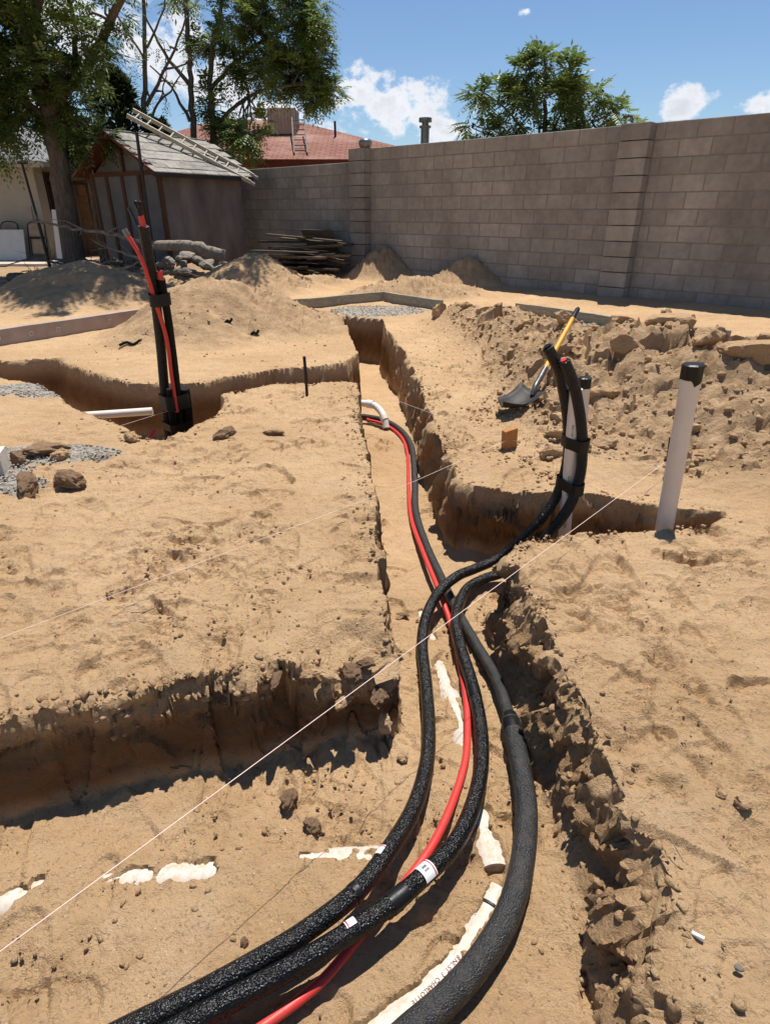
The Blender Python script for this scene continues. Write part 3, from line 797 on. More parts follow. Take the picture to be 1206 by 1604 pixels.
def leaf_material(name, a, b):
    m = bpy.data.materials.new(name); m.use_nodes = True
    nt = m.node_tree; N, L = nt.nodes.new, nt.links.new
    p = nt.nodes['Principled BSDF']; p.inputs['Roughness'].default_value = .45; p.inputs['Specular IOR Level'].default_value = .45
    geo = N('ShaderNodeNewGeometry')
    n = N('ShaderNodeTexNoise'); n.inputs['Scale'].default_value = 2.2; n.inputs['Detail'].default_value = 4; L(geo.outputs['Position'], n.inputs['Vector'])
    r = N('ShaderNodeMapRange'); L(n.outputs['Fac'], r.inputs[0]); r.inputs[1].default_value = .35; r.inputs[2].default_value = .65
    ri = N('ShaderNodeMath'); ri.operation = 'MULTIPLY_ADD'; L(geo.outputs['Random Per Island'], ri.inputs[0]); ri.inputs[1].default_value = .5; L(r.outputs[0], ri.inputs[2])
    ri.use_clamp = True
    mx = N('ShaderNodeMix'); mx.data_type = 'RGBA'; L(ri.outputs[0], mx.inputs[0]); mx.inputs[6].default_value = (*a, 1); mx.inputs[7].default_value = (*b, 1)
    L(mx.outputs[2], p.inputs['Base Color'])
    tr = N('ShaderNodeBsdfTranslucent'); L(mx.outputs[2], tr.inputs['Color'])
    ms = N('ShaderNodeMixShader'); ms.inputs[0].default_value = .38
    L(p.outputs[0], ms.inputs[1]); L(tr.outputs[0], ms.inputs[2])
    L(ms.outputs[0], nt.nodes['Material Output'].inputs[0])
    return m
M['leaf'] = leaf_material('mid_green_leaves', (0.050, 0.080, 0.020), (0.140, 0.195, 0.050))
M['leaf_bright'] = leaf_material('bright_green_leaves', (0.065, 0.112, 0.025), (0.185, 0.255, 0.065))
M['leaf_dark'] = leaf_material('dark_conifer_leaves', (0.012, 0.020, 0.008), (0.028, 0.042, 0.014))
M['leaf_dry'] = leaf_material('yellowish_weed', (0.16, 0.15, 0.05), (0.30, 0.25, 0.10))

# ------------------------------------------------------------------ block wall
WD = Vector((-0.7264, 0.6873, 0)); WN = Vector((-0.6873, -0.7264, 0)); W0 = Vector((3.465, 9.557, 0))
BL, BH, BT = 0.4064, 0.2032, 0.20
def unit_block_mesh(name, l, h, t, mat, bev=0.006):
    mb = MB(); mb.obox((0, 0, 0), (l / 2, 0, 0), (0, t / 2, 0), (0, 0, h / 2), bev)
    me_ = mb.mesh(name); me_.materials.append(mat); return me_
BLOCK = unit_block_mesh('block', BL - 0.010, BH - 0.010, BT, M['block'])
HALF = unit_block_mesh('half_block', BL / 2 - 0.010, BH - 0.010, BT, M['block'])
PIL = unit_block_mesh('pilaster_block', BL - 0.008, BH - 0.010, BT + 0.17, M['block'])
wall_ang = math.atan2(WD.y, WD.x)

def block_wall(name, label, t0, t1, courses, z0, pilasters, seed):
    rng = random.Random(seed)
    base = W0 + WD * t0
    root = empty(name, (base.x, base.y, z0)); tag(root, label, 'wall')
    root.rotation_euler = (0, 0, wall_ang)
    L_ = t1 - t0
    # local x runs along the wall (leftwards), local +y is the near face side (WN is +90 deg from WD)
    mb = MB(); mb.obox((L_ / 2, 0, courses * BH / 2 - 0.006), (L_ / 2 - 0.004, 0, 0), (0, BT / 2 - 0.005, 0), (0, 0, courses * BH / 2 - 0.004))
    o = link('mortar', mb.mesh('mortar'), M['mortar'], root)
    mb = MB(); mb.obox((L_ / 2, 0, -0.06), (L_ / 2, 0, 0), (0, BT / 2 + 0.03, 0), (0, 0, 0.068))
    link('footing', mb.mesh('footing'), M['footing'], root)
    spans = sorted((p - t0 - BL / 2, p - t0 + BL / 2) for p in pilasters)
    for c in range(courses):
        x = -BL / 2 if c % 2 else 0.0
        while x < L_ - 0.05:
            a, b = max(x, 0), min(x + BL, L_)
            for s0, s1 in spans:
                if a < s1 and b > s0:
                    if a < s0: b = s0
                    elif b > s1: a = s1
                    else: a = b
            w = b - a
            if w > 0.06:
                full = abs(w - BL) < 1e-4
                o = link('block', BLOCK if full else HALF, None, root)
                if not full: o.scale = ((w - 0.010) / (BL / 2 - 0.010), 1, 1)
                o.location = ((a + b) / 2, rng.uniform(-.003, .003), (c + .5) * BH)
            x += BL
        for s0, s1 in spans:
            o = link('pilaster_block', PIL, None, root)
            o.location = ((s0 + s1) / 2, 0.085 + rng.uniform(-.003, .003), (c + .5) * BH + 0.0)
    return root
# note: for this wall the local +y axis points to the near side
block_wall('block_wall', 'long grey-brown concrete block wall with a pilaster, running along the right', -4.4, 5.46, 11, 0.0, [0.0, 5.26], 1)
block_wall('block_wall', 'lower stretch of concrete block wall behind the stacked planks', 5.468, 12.4, 10, 0.0, [], 2)

# small rounded pot on the wall end
mb = MB((-0.36, 12.95, 2.235))
mb.tube([(-.36, 12.95, 2.236), (-.36, 12.95, 2.26), (-.36, 12.95, 2.31), (-.36, 12.95, 2.35), (-.36, 12.95, 2.375), (-.36, 12.95, 2.38)], [.09, .115, .125, .115, .08, .02], 14)
tag(mb.build('metal_pot', M['galv']), 'small round dark pot sitting on the end of the block wall', 'pot')

# ------------------------------------------------------------------ tan wall and post behind the tree
tan = empty('tan_block_wall', (-10.3, 20.3, 0)); tag(tan, 'low tan block wall behind the tree trunk', 'wall')
TB = unit_block_mesh('block', 0.392, 0.192, 0.19, M['tan_block'])
tdir = Vector((3.2, -1.1, 0)).normalized(); tan.rotation_euler = (0, 0, math.atan2(tdir.y, tdir.x))
mb = MB(); mb.obox((1.9, 0, .79), (1.9, 0, 0), (0, .085, 0), (0, 0, .80)); link('mortar', mb.mesh('mortar'), M['mortar'], tan)
for c in range(10):
    if c >= 8 and True: rngx = range(4, 9)
    else: rngx = range(0, 9)
    for k in rngx:
        o = link('block', TB, None, tan); o.location = (.2 + k * .4 + (.2 if c % 2 else 0), 0, .1 + c * .2)
mb = MB((-8.3, 19.35, 0)); mb.bar((-8.3, 19.35, 0), (-8.35, 19.35, 1.85), .10, .10, (0, 1, 0), .004); mb.bar((-8.75, 19.36, 1.9), (-7.9, 19.3, 1.9), .05, .1)
tag(mb.build('wood_post', M['shed_trim']), 'brown wooden post in front of the tan wall', 'post')

# ------------------------------------------------------------------ shed
FR = Vector((-4.21, 13.0, 0)); SD = Vector((0.58, 0.8146, 0)); FD = Vector((-0.8146, 0.58, 0))
SLEN, FLEN, EAVE, PEAK = 1.98, 2.3, 1.88, 2.50
shed = empty('shed', FR); tag(shed, 'small weathered garden shed with grey front and ladder on its roof', 'shed')
shed.rotation_euler = (0, 0, 0)
def sp(f, s, z): return FR + FD * f + SD * s + Vector((0, 0, z))
def child(mb_, name, mat, parent):
    o = link(name, mb_.mesh(name), mat, parent); return o
UP = Vector((0, 0, 1))
mb = MB(FR); mb.obox(sp(.05, SLEN / 2, EAVE / 2), FD * .05, SD * SLEN / 2, UP * (EAVE / 2 + .02)); child(mb, 'side_wall', M['shed_side'], shed)
mb = MB(FR); mb.obox(sp(FLEN - .05, SLEN / 2, EAVE / 2), FD * .05, SD * SLEN / 2, UP * (EAVE / 2 + .02)); child(mb, 'side_wall', M['shed_side'], shed)
mb = MB(FR); mb.obox(sp(FLEN / 2, SLEN - .05, EAVE / 2), FD * (FLEN / 2 - .1), SD * .05, UP * EAVE / 2); child(mb, 'back_wall', M['shed_side'], shed)
mb = MB(FR); mb.obox(sp(FLEN / 2, .06, EAVE / 2), FD * (FLEN / 2 - .1), SD * .03, UP * EAVE / 2); child(mb, 'front_wall', M['shed_panel'], shed)
# gable
mb = MB(FR)
for f0, f1, s0 in ((0.1, FLEN - .1, .04),):
    a = [sp(f0, s0, EAVE), sp(f1, s0, EAVE), sp(FLEN / 2, s0, PEAK - .05)]; b = [p + SD * .05 for p in a]
    mb.add(a + b, [(0, 1, 2)[::-1], (3, 4, 5), (0, 1, 4, 3), (1, 2, 5, 4), (2, 0, 3, 5)])
child(mb, 'gable', M['shed_panel'], shed)
for f0, f1 in ((.14, .62), (.74, 1.18), (1.27, 1.72), (1.80, 2.18)):
    mb = MB(FR); mb.obox(sp((f0 + f1) / 2, .018, .94), FD * (f1 - f0) / 2, SD * .012, UP * .90); child(mb, 'panel', M['shed_panel'], shed)
for f in (.04, .68, 1.225, 1.76, FLEN - .04):
    mb = MB(FR); mb.obox(sp(f, .004, .94), FD * .045, SD * .022, UP * .94); child(mb, 'trim', M['shed_trim'], shed)
mb = MB(FR); mb.obox(sp(FLEN / 2, -.002, EAVE - .03), FD * FLEN / 2, SD * .022, UP * .035); child(mb, 'trim', M['shed_trim'], shed)
mb = MB(FR); mb.obox(sp(FLEN / 2, .01, (EAVE + PEAK) / 2 - .05), FD * .03, SD * .025, UP * (PEAK - EAVE) / 2 * .9); child(mb, 'trim', M['shed_trim'], shed)
mb = MB(FR); mb.bar(sp(.76, -.03, .55), sp(1.14, -.03, 1.25), .05, .03, SD); child(mb, 'brace', M['shed_panel'], shed)
# roof: two slopes, boards, red soffit on the front overhang
slopeR = (Vector((0, 0, PEAK)) - (FD * -FLEN / 2 + Vector((0, 0, EAVE)))); 
for sgn in (1, -1):
    eave_f = -.18 if sgn == 1 else FLEN + .18
    e0, e1 = sp(eave_f, -.28, EAVE - .06), sp(eave_f, SLEN + .15, EAVE - .06)
    r0, r1 = sp(FLEN / 2, -.28, PEAK + .03), sp(FLEN / 2, SLEN + .15, PEAK + .03)
    nrm = (r0 - e0).cross(e1 - e0).normalized()
    if nrm.z < 0: nrm = -nrm
    mb = MB(FR); c = (e0 + e1 + r0 + r1) / 4
    mb.obox(c, (e1 - e0) / 2, (r0 - e0) / 2, nrm * .018)
    deck = child(mb, 'roof', M['soffit'], shed)
    along = (e1 - e0).normalized(); upd = (r0 - e0).normalized()
    Ls = (e1 - e0).length; Us = (r0 - e0).length
    rows, cols = 9, 8
    smb = MB(); smb.obox((0, 0, 0), (Ls / cols / 2 - .003, 0, 0), (0, Us / rows * .72, 0), (0, 0, .006)); sme = smb.mesh('shingle'); sme.materials.append(M['shingle'])
    rng = random.Random(5 + sgn)
    rot = Matrix((along, upd, along.cross(upd))).transposed().to_euler()
    for r_ in range(rows):
        for k in range(cols):
            off = (.5 if r_ % 2 else 0)
            x = (k + .5 + off) * Ls / cols
            if x > Ls: x -= Ls
            o = link('shingle', sme, None, deck)
            pos = e0 + along * x + upd * ((r_ + .55) * Us / rows) + nrm * (.026 + .004 * (r_ % 2) + rng.uniform(0, .006))
            o.location = pos - FR
            o.rotation_euler = rot
            o.rotation_euler.rotate_axis('X', -0.05 + rng.uniform(-.015, .03))
mb = MB(FR); mb.bar(sp(-.20, -.3, EAVE - .075), sp(-.20, SLEN + .17, EAVE - .075), .03, .09); child(mb, 'fascia', M['frame_dark'], shed)

# ladder laid over the shed roof
la0, la1 = Vector((-5.02, 14.0, 2.86)), Vector((-2.80, 14.4, 1.73))
ldir = (la1 - la0).normalized(); lside = Vector((0.05, 0.90, 0.30)); lside = (lside - ldir * lside.dot(ldir)).normalized()
ladder = empty('ladder', la1); tag(ladder, 'weathered aluminium ladder lying across the shed roof', 'ladder')
for s in (0, .40):
    mb = MB(la1); mb.bar(la0 + lside * s, la1 + lside * s, .035, .075, ldir.cross(lside), .003); child(mb, 'rail', M['alu'], ladder)
    mb = MB(la1); mb.obox(la1 + lside * s + ldir * .05, ldir * .05, lside * .03, Vector((0, 0, .025))); child(mb, 'foot', M['galv'], ladder)
nr = 11
for k in range(nr):
    p = la0 + (la1 - la0) * ((k + .6) / nr)
    mb = MB(la1); mb.tube([p + lside * .01, p + lside * .39], .017, 8); child(mb, 'rung', M['alu'], ladder)

mb = MB((-4.51, 12.8, 0)); mb.tube([(-4.51, 12.8, -.1), (-4.49, 12.8, 1.3), (-4.46, 12.8, 2.46)], [.035, .033, .03], 10)
tag(mb.build('metal_pole', M['frame_dark']), 'thin dark pole standing in front of the shed door', 'pole')
mb = MB((-6.40, 12.5, 0)); mb.tube([(-6.40, 12.5, -.2), (-6.44, 12.5, 1.0)], .03, 10); mb.tube([(-6.44, 12.5, 1.0), (-6.49, 12.5, 1.95)], .022, 10); mb.obox((-6.49, 12.5, 1.96), (.07, 0, 0), (0, .04, 0), (0, 0, .012))
tag(mb.build('support_post', M['chair_frame']), 'black telescopic post left of the tree trunk', 'post')

# ------------------------------------------------------------------ house on the left
HO = Vector((-8.86, 17.5, 0))
house = empty('house', HO); tag(house, 'cream stucco house with grey shingle roof at the left edge', 'house')
mb = MB(HO); mb.obox(HO + Vector((-4.5, 3.0, 1.13)), (4.5, 0, 0), (0, 3.0, 0), (0, 0, 1.16)); child(mb, 'wall', M['house_wall'], house)
e0, e1 = Vector((-18.4, 17.05, 2.28)), Vector((-8.35, 17.05, 2.28)); r0, r1 = Vector((-18.4, 20.5, 3.65)), Vector((-10.9, 20.5, 3.65))
mb = MB(HO)
nrm = (e1 - e0).cross(r0 - e0).normalized()
b1, b2 = Vector((-8.35, 24.0, 2.28)), Vector((-18.4, 24.0, 2.28))
vs = [e0, e1, r1, r0, b1, b2]; vs2 = [v - Vector((0, 0, .10)) for v in vs]
mb.add(vs + vs2, [(0, 1, 2, 3), (1, 4, 2), (4, 5, 3, 2), (0, 3, 5), (6, 9, 8, 7), (7, 8, 10), (10, 8, 9, 11), (6, 11, 9), (0, 6, 7, 1), (1, 7, 10, 4), (4, 10, 11, 5), (5, 11, 6, 0)])
roof = child(mb, 'roof', M['shingle_house'], house)
mb = MB(HO); mb.bar(e0 + Vector((0, -.012, -.06)), e1 + Vector((.01, -.012, -.06)), .025, .14); child(mb, 'fascia', M['house_wall'], house)
smb = MB(); smb.obox((0, 0, 0), (.15, 0, 0), (0, .10, 0), (0, 0, .005)); sme = smb.mesh('shingle'); sme.materials.append(M['shingle_house'])
upd = (r0 - e0).normalized(); al = Vector((1, 0, 0)); rot = Matrix((al, upd, al.cross(upd))).transposed().to_euler()
rng = random.Random(3)
for r_ in range(24):
    for k in range(9):
        x = -8.45 - k * .305 - (.15 if r_ % 2 else 0) - .02
        s = (r_ + .55) * .152
        if x + .15 > -8.36 - s * 0.69: continue
        o = link('shingle', sme, None, roof); o.location = Vector((x, e0.y, e0.z)) + upd * s + nrm * (.008 + .003 * (r_ % 2)) - HO
        o.rotation_euler = rot; o.rotation_euler.rotate_axis('X', -.035)
# side window, towards the tree
mb = MB(HO); mb.obox(HO + Vector((.02, 1.2, 1.55)), (.02, 0, 0), (0, .75, 0), (0, 0, .55)); win = child(mb, 'window', M['frame_dark'], house)
mb = MB(HO); mb.obox(HO + Vector((.045, 1.2, 1.55)), (.006, 0, 0), (0, .68, 0), (0, 0, .48)); o = link('pane', mb.mesh('pane'), M['dark_glass'], win)
# dark covered porch between house and tan wall
PO = Vector((-9.5, 21.6, 0))
porch = empty('carport', PO); tag(porch, 'dark open carport behind the tree, with brown roof edge', 'carport')
mb = MB(PO); mb.obox(PO + Vector((1.5, 2.0, 1.3)), (2.4, 0, 0), (0, .06, 0), (0, 0, 1.3)); child(mb, 'back_wall', M['frame_dark'], porch)
mb = MB(PO); mb.obox(PO + Vector((1.5, .8, 2.66)), (2.6, 0, 0), (0, 1.5, 0), (0, 0, .06)); child(mb, 'roof', M['soffit'], porch)
for x in (-.7, 1.3, 3.7):
    mb = MB(PO); mb.obox(PO + Vector((x, -.6, 1.3)), (.06, 0, 0), (0, .06, 0), (0, 0, 1.3)); child(mb, 'post', M['frame_dark'], porch)

# patio slab strip in front of the house
mb = MB((0, 0, 0)); mb.obox((-13.2, 16.6, .02), (5.6, 0, 0), (0, .9, 0), (0, 0, .035)); o = mb.build('patio_slab', M['slab']); tag(o, kind='structure')

# folding table and chairs leaning on the house wall
T0 = Vector((-9.45, 16.6, .055))
tab = empty('folding_table', T0); tag(tab, 'pale folded table leaning on the cream house wall', 'table')
mb = MB(T0); mb.obox(T0 + Vector((-.25, .12, .36)), (.62, 0, 0), (0, .10, .352), (0, -.02, .006), .0); child(mb, 'table_top', M['table_top'], tab)
mb = MB(T0); mb.tube([T0 + Vector((-.5, .17, .02)), T0 + Vector((-.5, .30, .68))], .013, 8); child(mb, 'leg', M['galv'], tab)
mb = MB(T0); mb.tube([T0 + Vector((.1, .17, .02)), T0 + Vector((.1, .30, .68))], .013, 8); child(mb, 'leg', M['galv'], tab)
def folding_chair(c, label):
    c = Vector(c); ch = empty('folding_chair', c); tag(ch, label, 'chair', 'folding chairs leaning on the house')
    mb = MB(c); mb.tube(spline([c + Vector((-.23, 0, 0)), c + Vector((-.22, .16, .6)), c + Vector((-.20, .22, .84)), c + Vector((0, .24, .90)), c + Vector((.20, .22, .84)), c + Vector((.22, .16, .6)), c + Vector((.23, 0, 0))], .04), .014, 8); child(mb, 'frame', M['chair_frame'], ch)
    mb = MB(c); mb.obox(c + Vector((0, .185, .70)), (.19, 0, 0), (0, .04, .15), (0, -.012, .004), .004); child(mb, 'backrest', M['chair_pad'], ch)
    mb = MB(c); mb.obox(c + Vector((0, .115, .33)), (.19, 0, 0), (0, .05, .17), (0, -.018, .005), .004); child(mb, 'seat', M['chair_pad'], ch)
    mb = MB(c); mb.obox(c + Vector((0, .10, .53)), (.20, 0, 0), (0, .008, .02), (0, -.01, .003)); child(mb, 'crossbar', M['chair_frame'], ch)
    for s in (-1, 1):
        mb = MB(c); mb.tube([c + Vector((.17 * s, .02, .01)), c + Vector((.17 * s, .10, .50))], .012, 8); child(mb, 'leg', M['chair_frame'], ch)
folding_chair((-8.80, 16.72, .055), 'folded dark-framed chair beside the pale table, nearest the house corner')
folding_chair((-9.62, 16.98, .055), 'folded dark-framed chair mostly hidden behind the pale table')
mb = MB((-7.8, 15.9, 0)); mb.obox((-7.82, 16.0, .60), (.10, .02, 0), (.02, .10, .62), (.0, -.02, .004), .006)
tag(mb.build('white_board', M['tag_white']), 'narrow white board leaning left of the tree trunk', 'board')

# ------------------------------------------------------------------ neighbour's house beyond the wall
NO = Vector((-4.0, 22.0, 0))
nb = empty('neighbour_house', NO); tag(nb, 'ochre house with red shingle hip roof beyond the block wall', 'house')
mb = MB(NO); mb.obox(NO + Vector((.6, 2.5, 1.2)), (4.6, 0, 0), (0, 3.6, 0), (0, 0, 1.22)); child(mb, 'wall', M['ochre_wall'], nb)
ze = 2.50
q = [Vector((-8.6, 19.9, ze)), Vector((1.9, 19.9, ze)), Vector((1.9, 28.4, ze)), Vector((-8.6, 28.4, ze)), Vector((-5.6, 24.1, 3.95)), Vector((-3.0, 24.1, 3.90))]
mb = MB(NO); lo = [v - Vector((0, 0, .14)) for v in q[:4]]
mb.add(q + lo, [(0, 1, 5, 4), (1, 2, 5), (2, 3, 4, 5), (3, 0, 4), (6, 7, 1, 0), (7, 8, 2, 1), (8, 9, 3, 2), (9, 6, 0, 3), (6, 9, 8, 7)])
child(mb, 'roof', M['red_roof'], nb)
mb = MB(NO); mb.bar(q[0] + Vector((0, -.015, -.09)), q[1] + Vector((0, -.015, -.09)), .025, .2); child(mb, 'fascia', M['soffit'], nb)
CO = Vector((-3.24, 22.9, 3.25))
cool = empty('rooftop_cooler', CO); tag(cool, 'tan ribbed evaporative cooler box on the red roof', 'cooler')
mb = MB(CO); mb.obox(CO + Vector((0, 0, .47)), (.44, 0, 0), (0, .44, 0), (0, 0, .36), .02); child(mb, 'cabinet', M['cooler'], cool)
for k in range(8):
    mb = MB(CO); mb.obox(CO + Vector((-.36 + k * .103, -.45, .49)), (.02, 0, 0), (0, .012, 0), (0, 0, .29)); child(mb, 'louvre', M['cooler'], cool)
for k in range(8):
    mb = MB(CO); mb.obox(CO + Vector((.45, -.36 + k * .103, .49)), (.012, 0, 0), (0, .02, 0), (0, 0, .29)); child(mb, 'louvre', M['galv'], cool)
for sx in (-1, 1):
    for sy in (-1, 1):
        mb = MB(CO); mb.obox(CO + Vector((.38 * sx, .38 * sy, 0)), (.03, 0, 0), (0, .03, 0), (0, 0, .30)); child(mb, 'leg', M['shed_trim'], cool)
mb = MB(CO); mb.obox(CO + Vector((0, 0, .085)), (.5, 0, 0), (0, .5, 0), (0, 0, .025)); child(mb, 'platform', M['shed_trim'], cool)
def on_roof(x, y): return Vector((x, y, ze + (y - 19.9) * (1.43 / 4.2)))
RL0, RL1 = on_roof(-2.62, 20.3) + Vector((0, 0, .05)), on_roof(-2.9, 22.4) + Vector((0, 0, .45))
rl = empty('roof_ladder', RL0); tag(rl, 'short grey ladder leaning up the red roof to the cooler', 'ladder')
for s in (0, .38):
    mb = MB(RL0); mb.bar(RL0 + Vector((s, 0, 0)), RL1 + Vector((s, 0, 0)), .04, .05); child(mb, 'rail', M['grey_rail'], rl)
for k in range(7):
    p = RL0 + (RL1 - RL0) * ((k + .5) / 7); mb = MB(RL0); mb.tube([p, p + Vector((.38, 0, 0))], .016, 8); child(mb, 'rung', M['grey_rail'], rl)
for (x, y, h, lab) in ((-1.55, 22.2, .40, 'thin dark vent pipe on the red roof, right of the cooler'), (-4.35, 21.6, .35, 'small square red vent cap on the roof left of the cooler')):
    b = on_roof(x, y); mb = MB(b)
    if lab.startswith('thin'): mb.tube([b - Vector((0, 0, .05)), b + Vector((0, 0, h))], .035, 10)
    else:
        mb.obox(b + Vector((0, 0, h / 2 - .05)), (.11, 0, 0), (0, .11, 0), (0, 0, h / 2)); mb.obox(b + Vector((0, 0, h - .03)), (.16, 0, 0), (0, .16, 0), (0, 0, .03))
    tag(mb.build('roof_vent', M['frame_dark'] if lab.startswith('thin') else M['soffit']), lab, 'vent')
V0 = Vector((.90, 16.0, 0))
fl = empty('flue_pipe', V0); tag(fl, 'dark metal flue with round cap rising behind the block wall', 'flue')
mb = MB(V0); mb.tube([V0, V0 + Vector((0, 0, 2.86))], .095, 16); child(mb, 'pipe', M['galv'], fl)
mb = MB(V0); mb.tube([V0 + Vector((0, 0, 2.86)), V0 + Vector((0, 0, 2.90))], .13, 16); mb.tube([V0 + Vector((0, 0, 2.97)), V0 + Vector((0, 0, 3.05))], .145, 16); mb.tube([V0 + Vector((0, 0, 2.88)), V0 + Vector((0, 0, 2.99))], .075, 16); child(mb, 'cap', M['galv'], fl)

# ------------------------------------------------------------------ form boards and curbs round the slab
def form_board(a, b, h, t, mat, label, z0=-.04, rings=(), cat='form board', bow=0.0):
    a, b = Vector(a), Vector(b); o = empty('form_board', a); tag(o, label, cat)
    mb = MB(a)
    n = 10; d = (b - a); s = Vector((-d.y, d.x, 0)).normalized()
    rg = random.Random(int(abs(a.x * 100)))
    tops, bots = [], []
    for k in range(n + 1):
        p = a + d * k / n + s * (bow * math.sin(math.pi * k / n))
        zt = h + rg.uniform(-.004, .004)
        tops.append((p + s * t / 2 + UP * zt, p - s * t / 2 + UP * zt)); bots.append((p + s * t / 2 + UP * z0, p - s * t / 2 + UP * z0))
    for k in range(n):
        v = [bots[k][0], bots[k][1], bots[k + 1][1], bots[k + 1][0], tops[k][0], tops[k][1], tops[k + 1][1], tops[k + 1][0]]
        f = [(4, 5, 6, 7), (0, 4, 7, 3), (1, 2, 6, 5)]
        if k == 0: f.append((0, 1, 5, 4))
        if k == n - 1: f.append((3, 7, 6, 2))
        mb.add(v, f)
    child(mb, 'board', mat, o)
    for f in rings:
        p = a + d * f - s * (t / 2 + .002) * (1 if s.y > 0 else -1) + UP * h * .5
        mb = MB(a); e = d.normalized()
        mb.tube([p + (e * math.cos(u) + UP * math.sin(u)) * .020 for u in np.linspace(0, 2 * math.pi, 15)], .0045, 6, cap=False); child(mb, 'ring', M['ring'], o)
    return o
form_board((-5.0, 4.35, 0), (-2.75, 7.75, 0), .155, .09, M['curb'], 'pinkish concrete curb with pale rings, left of the dirt mound', rings=(.45, .60, .67, .82, .52))
form_board((-1.45, 8.42, 0), (-0.03, 9.45, 0), .13, .045, M['form'], 'weathered form board left of the corner behind the gravel', rings=(.55, .72))
form_board((0.0, 9.42, 0), (.76, 8.48, 0), .13, .045, M['form'], 'weathered form board right of the corner behind the gravel')
form_board((1.72, 8.32, 0), (2.72, 6.95, 0), .12, .045, M['form'], 'greenish form board behind the shovel handle', bow=.03)
form_board((3.15, 6.72, 0), (3.56, 6.42, 0), .10, .045, M['form'], 'short form board end beyond the rubble ridge')
form_board((-2.75, 2.60, 0), (-1.925, 2.87, 0), .12, .14, M['curb_white'], 'broken end of a pale concrete curb at the left edge', cat='curb')

# ------------------------------------------------------------------ pipes in the trench
def pipe_thing(name, pts, r, mat, label, group=None, step=.015, seg=22, cat='pipe', joint=None):
    sp_ = spline(pts, step)
    base = Vector(pts[-1])
    o = empty(name, base); tag(o, label, cat, group)
    mb = MB(base); rr = [r] * len(sp_)
    mb.tube(sp_, rr, seg); child(mb, 'sleeve', mat, o)
    return o, sp_
def band(parent, path, i0, i1, r, mat, name, seg=22):
    mb = MB(parent.location); mb.tube(path[i0:i1], r, seg); return child(mb, name, mat, parent)
def patch(parent, path, i, length, r, a0, a1, mat, name, off=0.0):
    """curved sticker on the upper side of a pipe"""
    t = (path[i + 1] - path[i - 1]).normalized(); side = t.cross(UP).normalized(); up = side.cross(t).normalized()
    vs = []; n = 9
    for e in (0, 1):
        for k in range(n):
            a = a0 + (a1 - a0) * k / (n - 1)
            vs.append(path[i] + t * (off + length * (e - .5)) + (up * math.cos(a) + side * math.sin(a)) * r)
    mb = MB(parent.location); mb.add(vs, [(k, k + 1, n + k + 1, n + k) for k in range(n - 1)], True)
    return child(mb, name, mat, parent)
RB = .0228
A = [(0.639, 2.42, 0.717), (0.69, 2.44, .64), (0.724, 2.46, 0.568), (0.776, 2.48, 0.398), (0.797, 2.48, 0.224), (0.767, 2.46, 0.064), (0.693, 2.43, -0.06), (0.60, 2.44, -.18), (.515, 2.43, -.255),
     (0.411, 2.37, -0.268), (0.319, 2.285, -0.255), (0.233, 2.18, -0.265), (0.171, 2.045, -0.294), (0.145, 1.891, -0.319), (0.147, 1.679, -0.318), (0.144, 1.49, -0.312), (0.128, 1.315, -0.293), (0.083, 1.136, -0.262), (0.014, 0.987, -0.23), (-0.064, 0.871, -0.215), (-0.172, 0.78, -0.21), (-0.272, 0.718, -0.21), (-0.387, 0.655, -0.21), (-0.48, 0.61, -0.21), (-0.598, 0.56, -0.22), (-.9, .45, -.25)]
B = [(0.706, 2.40, 0.667), (.745, 2.41, .60), (0.779, 2.42, 0.525), (0.824, 2.42, 0.362), (0.836, 2.40, 0.197), (0.806, 2.38, 0.055), (0.737, 2.37, -0.07), (.65, 2.38, -.20), (.55, 2.38, -.29), (0.446, 2.35, -0.312), (0.355, 2.25, -0.309), (0.291, 2.037, -0.300),
     (0.29, 1.858, -0.302), (0.308, 1.668, -0.306), (0.312, 1.484, -0.304), (0.292, 1.31, -0.286), (0.251, 1.158, -0.264), (0.179, 1.001, -0.23), (0.086, 0.901, -0.215), (-0.004, 0.825, -0.21), (-0.114, 0.754, -0.21), (-0.227, 0.691, -0.21), (-0.376, 0.615, -0.21), (-0.501, 0.555, -0.22), (-.8, .42, -.25)]
C1 = [(-1.1, 4.86, -.38), (-0.55, 4.98, -.385), (-0.238, 5.071, -0.394), (-0.138, 5.049, -0.393), (0.005, 4.93, -0.389), (0.138, 4.632, -0.383), (0.199, 4.232, -0.375), (0.195, 3.631, -0.363), (0.177, 3.142, -0.353), (0.209, 2.755, -0.347), (0.262, 2.423, -0.345), (0.313, 2.127, -0.340), (0.357, 1.91, -0.328), (0.398, 1.702, -0.312), (0.412, 1.475, -0.298)]
C2 = [(0.412, 1.475, -0.298), (0.404, 1.285, -0.286), (0.386, 1.121, -0.269), (0.34, 0.96, -0.258), (0.286, 0.846, -0.258), (0.215, 0.755, -0.258), (0.137, 0.682, -0.258), (0.06, 0.627, -0.258), (-0.04, 0.564, -0.258), (-.35, .42, -.262)]
D = [(-1.1, 4.80, -.40), (-0.238, 5.063, -0.408), (-0.137, 4.999, -0.405), (0.011, 4.852, -0.402), (0.126, 4.547, -0.396), (0.163, 4.162, -0.388), (0.151, 3.559, -0.372), (0.148, 3.078, -0.362), (0.186, 2.652, -0.328), (0.235, 2.283, -0.313), (0.272, 2.081, -0.345), (0.282, 1.882, -0.343), (0.285, 1.661, -0.335), (0.275, 1.504, -0.329), (0.247, 1.331, -0.312), (0.189, 1.165, -0.295), (0.125, 1.03, -0.278), (0.058, 0.936, -0.272), (-0.002, 0.867, -0.272), (-0.062, 0.797, -0.272), (-0.14, 0.709, -0.272), (-0.242, 0.636, -0.272), (-0.337, 0.579, -0.272), (-.6, .45, -.275)]
